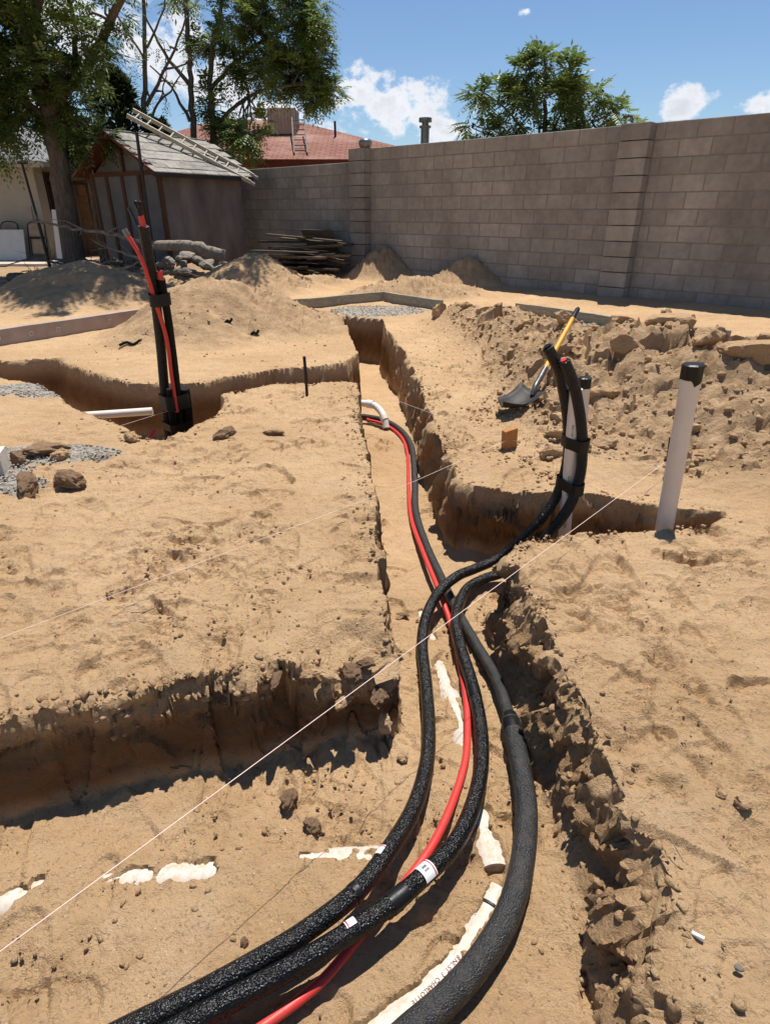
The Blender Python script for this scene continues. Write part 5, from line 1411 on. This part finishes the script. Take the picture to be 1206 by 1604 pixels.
n = 420
fx_ = rs.uniform(-1.25, .04, n); fy_ = 1.50 + .345 * np.minimum(fx_, -.1) + rs.uniform(-.05, .10, n)
X, Y, Z, R_, L_, S_, T_ = ground_many(fx_, fy_); s_ = .003 + .019 * rs.rand(n) ** 3; k = T_ > .6
scatter('crust_lumps', np.stack([X, Y, Z + s_ * .15], 1)[k], s_[k], rs.rand(n)[k] * 6.28, 'broken lumps of crust along the front edge of the left bank', M['loose'], 2, seed=67)
n = 420
fy_ = rs.uniform(.4, 2.2, n); fx_ = np.interp(fy_, [.2, .55, .86, 1.3, 2.03], [.41, .465, .515, .495, .462]) + rs.uniform(-.09, .10, n)
X, Y, Z, R_, L_, S_, T_ = ground_many(fx_, fy_); s_ = .003 + .016 * rs.rand(n) ** 2.5
scatter('bank_lumps', np.stack([X, Y, Z + s_ * .1], 1), s_, rs.rand(n) * 6.28, 'crumbled lumps of soil on the broken face of the right bank', M['loose'], 2, seed=68)

# black scraps on the mound behind the tall bundle
for (x, y, s, lab) in [(-2.46, 5.95, .10, 'black scrap of foam at the foot of the mound'), (-2.15, 6.15, .06, 'second black foam scrap right of the larger one'), (-1.58, 6.35, .035, 'tiny black scrap high on the mound, left one'), (-1.32, 6.32, .04, 'tiny black scrap high on the mound, right one')]:
    z = ground_at(x, y); mb = MB((x, y, z)); rg = random.Random(int(s * 1000))
    mb.tube(spline([(x - s, y, z + .005), (x - s * .3, y + s * .3, z + .03), (x + s * .4, y, z + .015), (x + s, y + s * .3, z + .05)], .02), [.014] * 200 if False else .013, 8)
    tag(mb.build('foam_scrap', M['foam_shade']), lab, 'scrap')

# ------------------------------------------------------------------ planks, rubble, branches by the shed
def planks():
    rg = random.Random(8); c0 = Vector((-1.75, 12.9, 0)); wd = Vector((.80, -.60, 0))
    perp = Vector((-.60, -.80, 0))
    k = 0
    for lvl in range(9):
        for j in range(5 if lvl < 3 else 4 if lvl < 6 else 2):
            L_ = rg.uniform(.9, 2.0); ang = rg.gauss(0, .28); d = Vector((wd.x * math.cos(ang) - wd.y * math.sin(ang), wd.x * math.sin(ang) + wd.y * math.cos(ang), rg.uniform(-.12, .10)))
            c = c0 + perp * (j * .20 - .45 + rg.uniform(-.06, .06)) + wd * rg.uniform(-.35, .45 - .05 * lvl) + UP * (.05 + lvl * .085 + rg.uniform(-.015, .015))
            mb = MB(c); mb.bar(c - d * L_ / 2, c + d * L_ / 2, rg.uniform(.10, .19), rg.uniform(.022, .045), UP, .003)
            o = mb.build('plank', M['old_wood']); tag(o, 'weathered plank in the dark stack against the block wall', 'plank', 'planks stacked by the block wall'); k += 1
    c = Vector((-1.30, 13.72, 0)); mb = MB(c); mb.obox(c + Vector((.0, -.05, .55)), wd * .42, Vector((-.12, -.15, .38)) * .8, Vector((.1, .12, .06)).normalized() * .008)
    tag(mb.build('plywood_sheet', M['ply']), 'brown plywood sheet leaning on the wall above the planks', 'plywood')
planks()
rg = random.Random(14)
for k in range(46):
    a, q = rg.random() * 6.28, math.sqrt(rg.random())
    x, y = -3.72 + 1.0 * q * math.cos(a), 12.25 + .55 * q * math.sin(a)
    s = rg.uniform(.07, .17); z = ground_at(x, y) + rg.uniform(0, .10)
    rock(x, y, s, 'chunk of grey broken concrete in the heap by the shed', 2, 'broken concrete heap by the shed', .4, 'concrete_chunk', 'concrete chunk', z=z, sc=(1.2, .9, .8))
def branch(name, pts, r0, r1, mat, label, cat, group=None, twigs=0, seed=1):
    rg = random.Random(seed); path = spline(pts, .08); n = len(path); mb = MB(pts[0])
    path = [p + Vector((rg.gauss(0, .012), rg.gauss(0, .012), rg.gauss(0, .012))) for p in path]
    mb.tube(path, [r0 + (r1 - r0) * i / (n - 1) for i in range(n)], 8)
    for _ in range(twigs):
        i = rg.randrange(n // 4, n - 1); d = Vector((rg.uniform(-1, 1), rg.uniform(-1, 1), rg.uniform(-.2, 1))).normalized(); L_ = rg.uniform(.15, .5)
        p = path[i]; mb.tube([p, p + d * L_ * .5 + Vector((0, 0, rg.uniform(-.05, .05))), p + d * L_], [r1 * 1.2, r1 * .8, r1 * .3], 5)
    tag(mb.build(name, mat), label, cat, group)
branch('log', [(-2.95, 12.05, .46), (-3.3, 12.1, .56), (-3.7, 12.2, .62), (-4.4, 12.4, .62)], .10, .085, M['dead_wood'], 'thick grey log lying on the heap by the shed', 'log')
branch('bare_branch', [(-4.3, 12.3, .60), (-4.9, 12.2, .80), (-5.4, 12.1, .88), (-6.3, 11.9, 1.05)], .045, .015, M['dead_wood'], 'long bare branch reaching left across the tree trunk', 'branch', None, 5, 3)
branch('bare_branch', [(-4.5, 12.1, .38), (-4.9, 12.05, .55), (-5.3, 12.0, .72)], .03, .008, M['dead_wood'], 'forked dead branch below the long bare one', 'branch', None, 4, 4)
rg = random.Random(17)
for k in range(34):
    x, y = rg.uniform(-6.2, -4.2), rg.uniform(11.4, 12.6); a = rg.gauss(0, .6) + (3.14 if rg.random() < .5 else 0); L_ = rg.uniform(.5, 1.3); z = ground_at(x, y) + rg.uniform(.03, .28)
    branch('stick', [(x, y, z), (x + math.cos(a) * L_ * .5, y + math.sin(a) * L_ * .5, z + rg.uniform(-.02, .12)), (x + math.cos(a) * L_, y + math.sin(a) * L_, z + rg.uniform(-.1, .12))], rg.uniform(.010, .022), .005, M['dead_wood'] if k % 2 else M['bark'], 'dead stick in the brush pile between tree and shed', 'stick', 'sticks in the brush pile', 2, 100 + k)
branch('log', [(-6.9, 11.9, .08), (-6.4, 11.95, .10), (-5.95, 12.0, .09)], .10, .09, M['bark'], 'dark log lying on the ground left of the brush pile', 'log')

# ------------------------------------------------------------------ trees
def frond_arrays(rg, p, d, up, L_, nl, ll, lw):
    """one compound leaf: leaflets as folded diamonds along a drooping rachis"""
    V, F = [], []
    d = d.normalized(); s = d.cross(up)
    if s.length < .05: s = d.cross(Vector((1, 0, 0)))
    s.normalize(); u = s.cross(d)
    for k in range(nl):
        f = (k + 1) / nl
        q = p + d * (L_ * f) - UP * (L_ * .35 * f * f)
        for sg in ((-1, 1) if k < nl - 1 else (0,)):
            w = (s * sg * .9 + d * (.45 if sg else 1.0) - UP * (.25 + .25 * rg.random())).normalized()
            side = (w.cross(u)).normalized() if w.cross(u).length > .1 else d
            a = ll * (.75 + .5 * rg.random()); b = len(V)
            V += [q, q + w * a * .45 + side * lw - UP * .004, q + w * a, q + w * a * .45 - side * lw - UP * .004]
            F.append((b, b + 1, b + 2, b + 3))
    return V, F
def tree(name, label, base, trunk, limbs, blobs, leafmat, fl=.30, nl=6, ll=.085, lw=.014, seed=1, barkmat=None, twigs=True, dens=1.0):
    rg = random.Random(seed); base = Vector(base)
    o = empty(name, base); tag(o, label, 'tree')
    mb = MB(base)
    def limb(pts, r0, r1, seg=8):
        path = spline(pts, .18); n = len(path)
        path = [p + Vector((rg.gauss(0, .015), rg.gauss(0, .015), 0)) for p in path]
        mb.tube(path, [r0 + (r1 - r0) * (i / (n - 1)) ** .8 for i in range(n)], seg); return path
    tp = limb(trunk[0], trunk[1], trunk[2], 14)
    allp = list(tp[len(tp) // 2:])
    for pts, r0, r1 in limbs: allp += limb(pts, r0, r1)
    V, F = [], []
    for (cx, cy, cz, rx, ry, rz, n) in blobs:
        c = Vector((cx, cy, cz)); src = min(allp, key=lambda q: (q - c).length)
        mid = src.lerp(c, .5) + Vector((rg.uniform(-.1, .1), rg.uniform(-.1, .1), .08))
        limb([src, mid, c], .028, .012, 6)
        # clumps inside the blob, each fed by a twig
        n = int(n * dens)
        nc = max(3, n // 9)
        for _ in range(nc):
            while True:
                q = Vector((rg.uniform(-1, 1), rg.uniform(-1, 1), rg.uniform(-1, 1)))
                if .25 < q.length < 1: break
            cc = c + Vector((q.x * rx, q.y * ry, q.z * rz))
            if twigs: mb.tube([c.lerp(cc, .15), c.lerp(cc, .6) + Vector((0, 0, .04)), cc], [.010, .007, .004], 4, cap=False)
            for _k in range(n // nc + 1):
                out = (q.normalized() * .8 + Vector((rg.uniform(-1, 1), rg.uniform(-1, 1), rg.uniform(-.5, .7)))).normalized()
                v, f = frond_arrays(rg, cc + Vector((rg.gauss(0, .05), rg.gauss(0, .05), rg.gauss(0, .05))), out, UP, fl * rg.uniform(.7, 1.2), nl, ll, lw)
                b = len(V); V += [tuple(x - base) for x in v]; F += [tuple(b + i for i in ff) for ff in f]
    child(mb, 'trunk', barkmat or M['bark'], o)
    me_ = mesh_np('crown', np.array(V), np.array(F)); link('crown', me_, leafmat, o)
    return o
def blobs_random(rg, boxes):
    out = []
    for (x0, x1, y0, y1, z0, z1, k, r, n) in boxes:
        for _ in range(k): out.append((rg.uniform(x0, x1), rg.uniform(y0, y1), rg.uniform(z0, z1), r * rg.uniform(.7, 1.2), r * rg.uniform(.7, 1.2), r * rg.uniform(.55, .9), n))
    return out
rg = random.Random(40)
tree('shade_tree', 'large leafy tree with thick grey trunk at left, in front of the shed', (-6.4, 13.5, 0),
     ([(-6.38, 13.5, -.1), (-6.36, 13.5, .5), (-6.34, 13.5, 1.2), (-6.31, 13.5, 2.1), (-6.28, 13.45, 2.8), (-6.24, 13.4, 3.3)], .235, .15),
     [([(-6.26, 13.4, 3.0), (-6.25, 13.2, 3.8), (-6.3, 12.9, 4.7), (-6.2, 12.6, 5.6)], .17, .06), ([(-6.2, 13.4, 2.9), (-5.7, 13.35, 3.25), (-5.18, 13.2, 3.6), (-4.7, 13.0, 4.1), (-4.15, 12.8, 4.6), (-3.6, 12.5, 5.4)], .12, .04),
      ([(-6.3, 13.45, 2.7), (-6.8, 13.2, 3.2), (-7.3, 13.0, 3.7)], .10, .04), ([(-6.24, 13.3, 3.3), (-5.8, 12.8, 4.2), (-5.3, 12.0, 4.9), (-5.0, 11.0, 5.4)], .10, .04), ([(-5.6, 13.3, 3.3), (-5.4, 13.2, 4.0), (-5.3, 13.0, 4.6)], .06, .03)],
     blobs_random(rg, [(-7.2, -5.6, 12.6, 13.7, 2.9, 4.6, 20, .50, 46), (-5.8, -4.6, 12.4, 13.3, 3.2, 4.6, 7, .42, 30), (-7.4, -6.3, 12.9, 13.8, 2.2, 3.0, 6, .38, 34), (-6.1, -5.2, 13.2, 14.0, 2.3, 2.9, 4, .3, 24), (-7.0, -2.6, 10.2, 12.4, 4.9, 6.2, 22, .6, 46), (-3.2, -1.2, 12.0, 13.2, 5.3, 6.2, 7, .5, 36), (-4.6, -3.2, 12.0, 13.0, 4.5, 5.4, 4, .4, 26)]),
     M['leaf'], .32, 6, .11, .019, 41, dens=1.9)
tree('slender_tree', 'twin-trunk tree with lush hanging foliage behind the shed roof', (-4.7, 18.0, 0),
     ([(-4.9, 18.0, 0), (-4.88, 18.0, 1.6), (-4.86, 18.0, 2.7), (-4.74, 18.0, 4.1), (-4.66, 18.0, 5.6), (-4.5, 18, 6.6)], .12, .04),
     [([(-4.5, 18.0, 0), (-4.42, 18.0, 1.5), (-4.36, 18.0, 2.66), (-4.25, 18.0, 4.2), (-3.8, 18.0, 5.6), (-3.5, 18, 6.4)], .12, .04), ([(-4.35, 18, 3.0), (-3.7, 17.8, 3.5), (-2.9, 17.6, 3.8), (-2.2, 17.6, 3.9)], .055, .03),
      ([(-4.25, 18, 3.9), (-3.6, 17.9, 4.4), (-2.7, 17.8, 4.9), (-1.8, 17.8, 5.2)], .055, .03), ([(-4.72, 18, 3.9), (-5.3, 18, 4.6), (-5.7, 18, 5.4)], .06, .02), ([(-4.86, 18, 3.2), (-5.2, 17.8, 3.9), (-5.6, 17.7, 4.3)], .05, .015)],
     blobs_random(rg, [(-2.9, -1.5, 17.4, 18.4, 4.1, 5.6, 17, .46, 44), (-2.3, -1.4, 17.4, 18.2, 3.7, 4.2, 7, .32, 32), (-3.6, -2.9, 17.0, 18.2, 3.0, 5.6, 9, .36, 30), (-3.5, -3.1, 15.9, 17.0, 2.4, 3.0, 5, .27, 28), (-4.4, -3.6, 17.6, 18.4, 2.6, 3.2, 5, .30, 22), (-5.0, -3.6, 17.8, 18.4, 3.4, 5.6, 12, .36, 22), (-3.6, -1.4, 17.6, 18.4, 5.6, 6.4, 8, .5, 40)]),
     M['leaf_bright'], .32, 6, .11, .019, 43, dens=1.9)
tree('bare_tree', 'thin half-bare tree with fine grey twigs between the two leafy trees', (-5.6, 17.0, 0),
     ([(-5.72, 17, 0), (-5.70, 17, 1.5), (-5.68, 17, 3.1), (-5.45, 17, 4.4), (-5.3, 17, 5.5), (-5.2, 17, 6.4)], .10, .03),
     [([(-5.6, 17, 3.4), (-5.0, 16.9, 4.1), (-4.5, 16.8, 4.8), (-4.2, 16.8, 5.6)], .05, .012), ([(-5.65, 17, 3.2), (-6.1, 16.8, 3.8), (-6.5, 16.7, 4.5)], .05, .012), ([(-5.4, 17, 4.5), (-4.9, 17, 5.2), (-4.7, 17, 5.8)], .03, .01), ([(-5.45, 17, 4.3), (-5.9, 17, 5.0), (-6.1, 17, 5.6)], .03, .01),
      ([(-5.68, 17, 2.9), (-5.2, 16.6, 3.4), (-4.8, 16.4, 3.6), (-4.4, 16.2, 4.0)], .04, .01), ([(-5.0, 16.9, 4.1), (-4.5, 16.9, 4.2), (-4.0, 16.9, 4.5)], .025, .008), ([(-5.2, 16.6, 3.4), (-4.9, 16.5, 3.9), (-4.85, 16.5, 4.5)], .02, .008)],
     blobs_random(rg, [(-6.0, -4.4, 16.6, 17.4, 3.2, 5.6, 12, .40, 7)]), M['leaf'], .26, 5, .08, .012, 47, M['bark'])
tree('young_tree', 'bright green feathery tree rising behind the block wall at right', (3.3, 15.0, 0),
     ([(3.35, 15, 0), (3.35, 15, 1.2), (3.38, 15, 2.3), (3.32, 15, 3.2)], .10, .04),
     [([(3.38, 15, 2.0), (2.8, 14.9, 2.8), (2.3, 14.9, 3.2), (1.95, 14.9, 3.4)], .04, .012), ([(3.38, 15, 2.1), (3.9, 15, 2.9), (4.5, 15, 3.4)], .04, .012), ([(3.38, 15, 2.2), (3.1, 15, 3.2), (2.9, 15, 3.9)], .035, .012), ([(3.38, 15, 2.2), (3.7, 15, 3.2), (3.8, 15, 3.9)], .035, .012),
      ([(3.4, 15, 1.9), (4.3, 15, 2.6), (5.0, 15, 2.95)], .035, .01), ([(3.38, 15, 1.9), (2.5, 15, 2.5), (1.85, 15, 2.75)], .03, .01)],
     [(3.25, 15, 3.85, .36, .4, .22, 30), (2.85, 15, 3.7, .32, .4, .24, 26), (3.75, 15, 3.75, .34, .4, .24, 26), (2.3, 15, 3.4, .26, .3, .17, 16), (1.98, 14.95, 3.3, .18, .2, .14, 10), (2.75, 14.9, 3.25, .36, .4, .26, 26), (3.35, 14.9, 3.3, .45, .4, .30, 36), (4.05, 15, 3.35, .38, .4, .26, 26), (4.45, 15, 3.35, .24, .3, .18, 14),
      (2.55, 15, 2.85, .30, .3, .24, 18), (3.1, 14.9, 2.75, .42, .4, .28, 28), (3.8, 14.9, 2.85, .42, .4, .28, 28), (4.35, 15, 2.9, .32, .3, .20, 14), (4.85, 15, 3.0, .24, .3, .16, 12), (5.15, 15, 2.8, .16, .2, .10, 7), (1.9, 15, 2.78, .24, .3, .14, 12), (2.2, 15, 2.6, .22, .2, .14, 10), (3.3, 15, 2.3, .6, .4, .3, 24), (4.4, 15, 2.5, .5, .4, .2, 18)],
     M['leaf_bright'], .36, 7, .13, .021, 53, dens=2.8)
# dark evergreen behind the shed
def evergreen(name, label, base, h, r, seed, zmin=.3):
    rg = random.Random(seed); base = Vector(base); o = empty(name, base); tag(o, label, 'tree')
    mb = MB(base); mb.tube([base, base + UP * h * .5, base + UP * h * .95], [.14, .08, .02], 8); child(mb, 'trunk', M['bark'], o)
    V, F = [], []
    for _ in range(5200):
        f = rg.random() ** .8; a = rg.random() * 6.28
        rad = r * (1 - f) ** .55 * (.55 + .5 * rg.random()) * (1 + .22 * math.sin(a * 3 + f * 11) + .18 * math.sin(f * 23 + a))
        p = Vector((math.cos(a) * rad, math.sin(a) * rad, zmin + f * (h - zmin)))
        d = Vector((math.cos(a), math.sin(a), rg.uniform(.1, 1.1))).normalized(); s = Vector((-math.sin(a), math.cos(a), rg.uniform(-.5, .5))).normalized()
        L_ = rg.uniform(.10, .22); w = rg.uniform(.02, .045); b = len(V)
        V += [tuple(p), tuple(p + d * L_ * .5 + s * w), tuple(p + d * L_), tuple(p + d * L_ * .5 - s * w)]; F.append((b, b + 1, b + 2, b + 3))
    link('crown', mesh_np('crown', np.array(V), np.array(F)), M['leaf_dark'], o)
evergreen('evergreen_tree', 'dark dense evergreen right behind the shed gable', (-5.9, 15.9, 0), 3.9, .95, 71, 1.5)
evergreen('evergreen_tree', 'narrower dark evergreen between house roof and shed', (-7.25, 17.0, 0), 3.1, .70, 72, 2.0)
evergreen('evergreen_tree', 'low dark evergreen behind the middle of the shed roof', (-5.1, 16.2, 0), 3.0, .7, 73)
# weeds near the brush pile
for (x, y, lab) in ((-6.9, 13.0, 'dry yellowish weed tuft left of the tree trunk'), (-5.75, 12.75, 'small weed tuft right of the tree trunk')):
    rg = random.Random(int(-x * 100)); V, F = [], []
    for _ in range(90):
        a = rg.random() * 6.28; d = Vector((math.cos(a) * rg.uniform(.2, .9), math.sin(a) * rg.uniform(.2, .9), 1)).normalized(); p = Vector((rg.gauss(0, .08), rg.gauss(0, .08), 0)); L_ = rg.uniform(.1, .26); s = d.cross(UP).normalized() * .006; b = len(V)
        V += [tuple(p - s), tuple(p + s), tuple(p + d * L_ * .6 + s), tuple(p + d * L_)]; F.append((b, b + 1, b + 2, b + 3))
    o = link('weed', mesh_np('weed', np.array(V), np.array(F)), M['leaf_dry']); o.location = (x, y, ground_at(x, y)); tag(o, lab, 'weed')

# ------------------------------------------------------------------ small litter
branch('twig', [(-.30, .735, -.292), (-.28, .742, -.286), (-.245, .738, -.292)], .0018, .0012, M['bark'], 'short dark twig on the trench floor left of the pipes', 'twig', None, 0, 301)
branch('twig', [(.60, .80, .012), (.61, .84, .015), (.605, .875, .010)], .0012, .0008, M['dead_wood'], 'thin pale dry stem on the right bank edge', 'twig', None, 0, 302)
branch('twig', [(-.86, 1.62, .012), (-.80, 1.66, .014), (-.77, 1.70, .012)], .0014, .0010, M['bark'], 'thin dark twig on the left bank', 'twig', None, 0, 303)
zz_ = ground_at(.575, .655); mb = MB((.575, .655, zz_)); mb.tube([(.568, .660, zz_ + .004), (.585, .648, zz_ + .006)], .004, 8)
tag(mb.build('white_scrap', M['tag_white']), 'tiny white stub lying on the right bank near the lower edge', 'scrap')
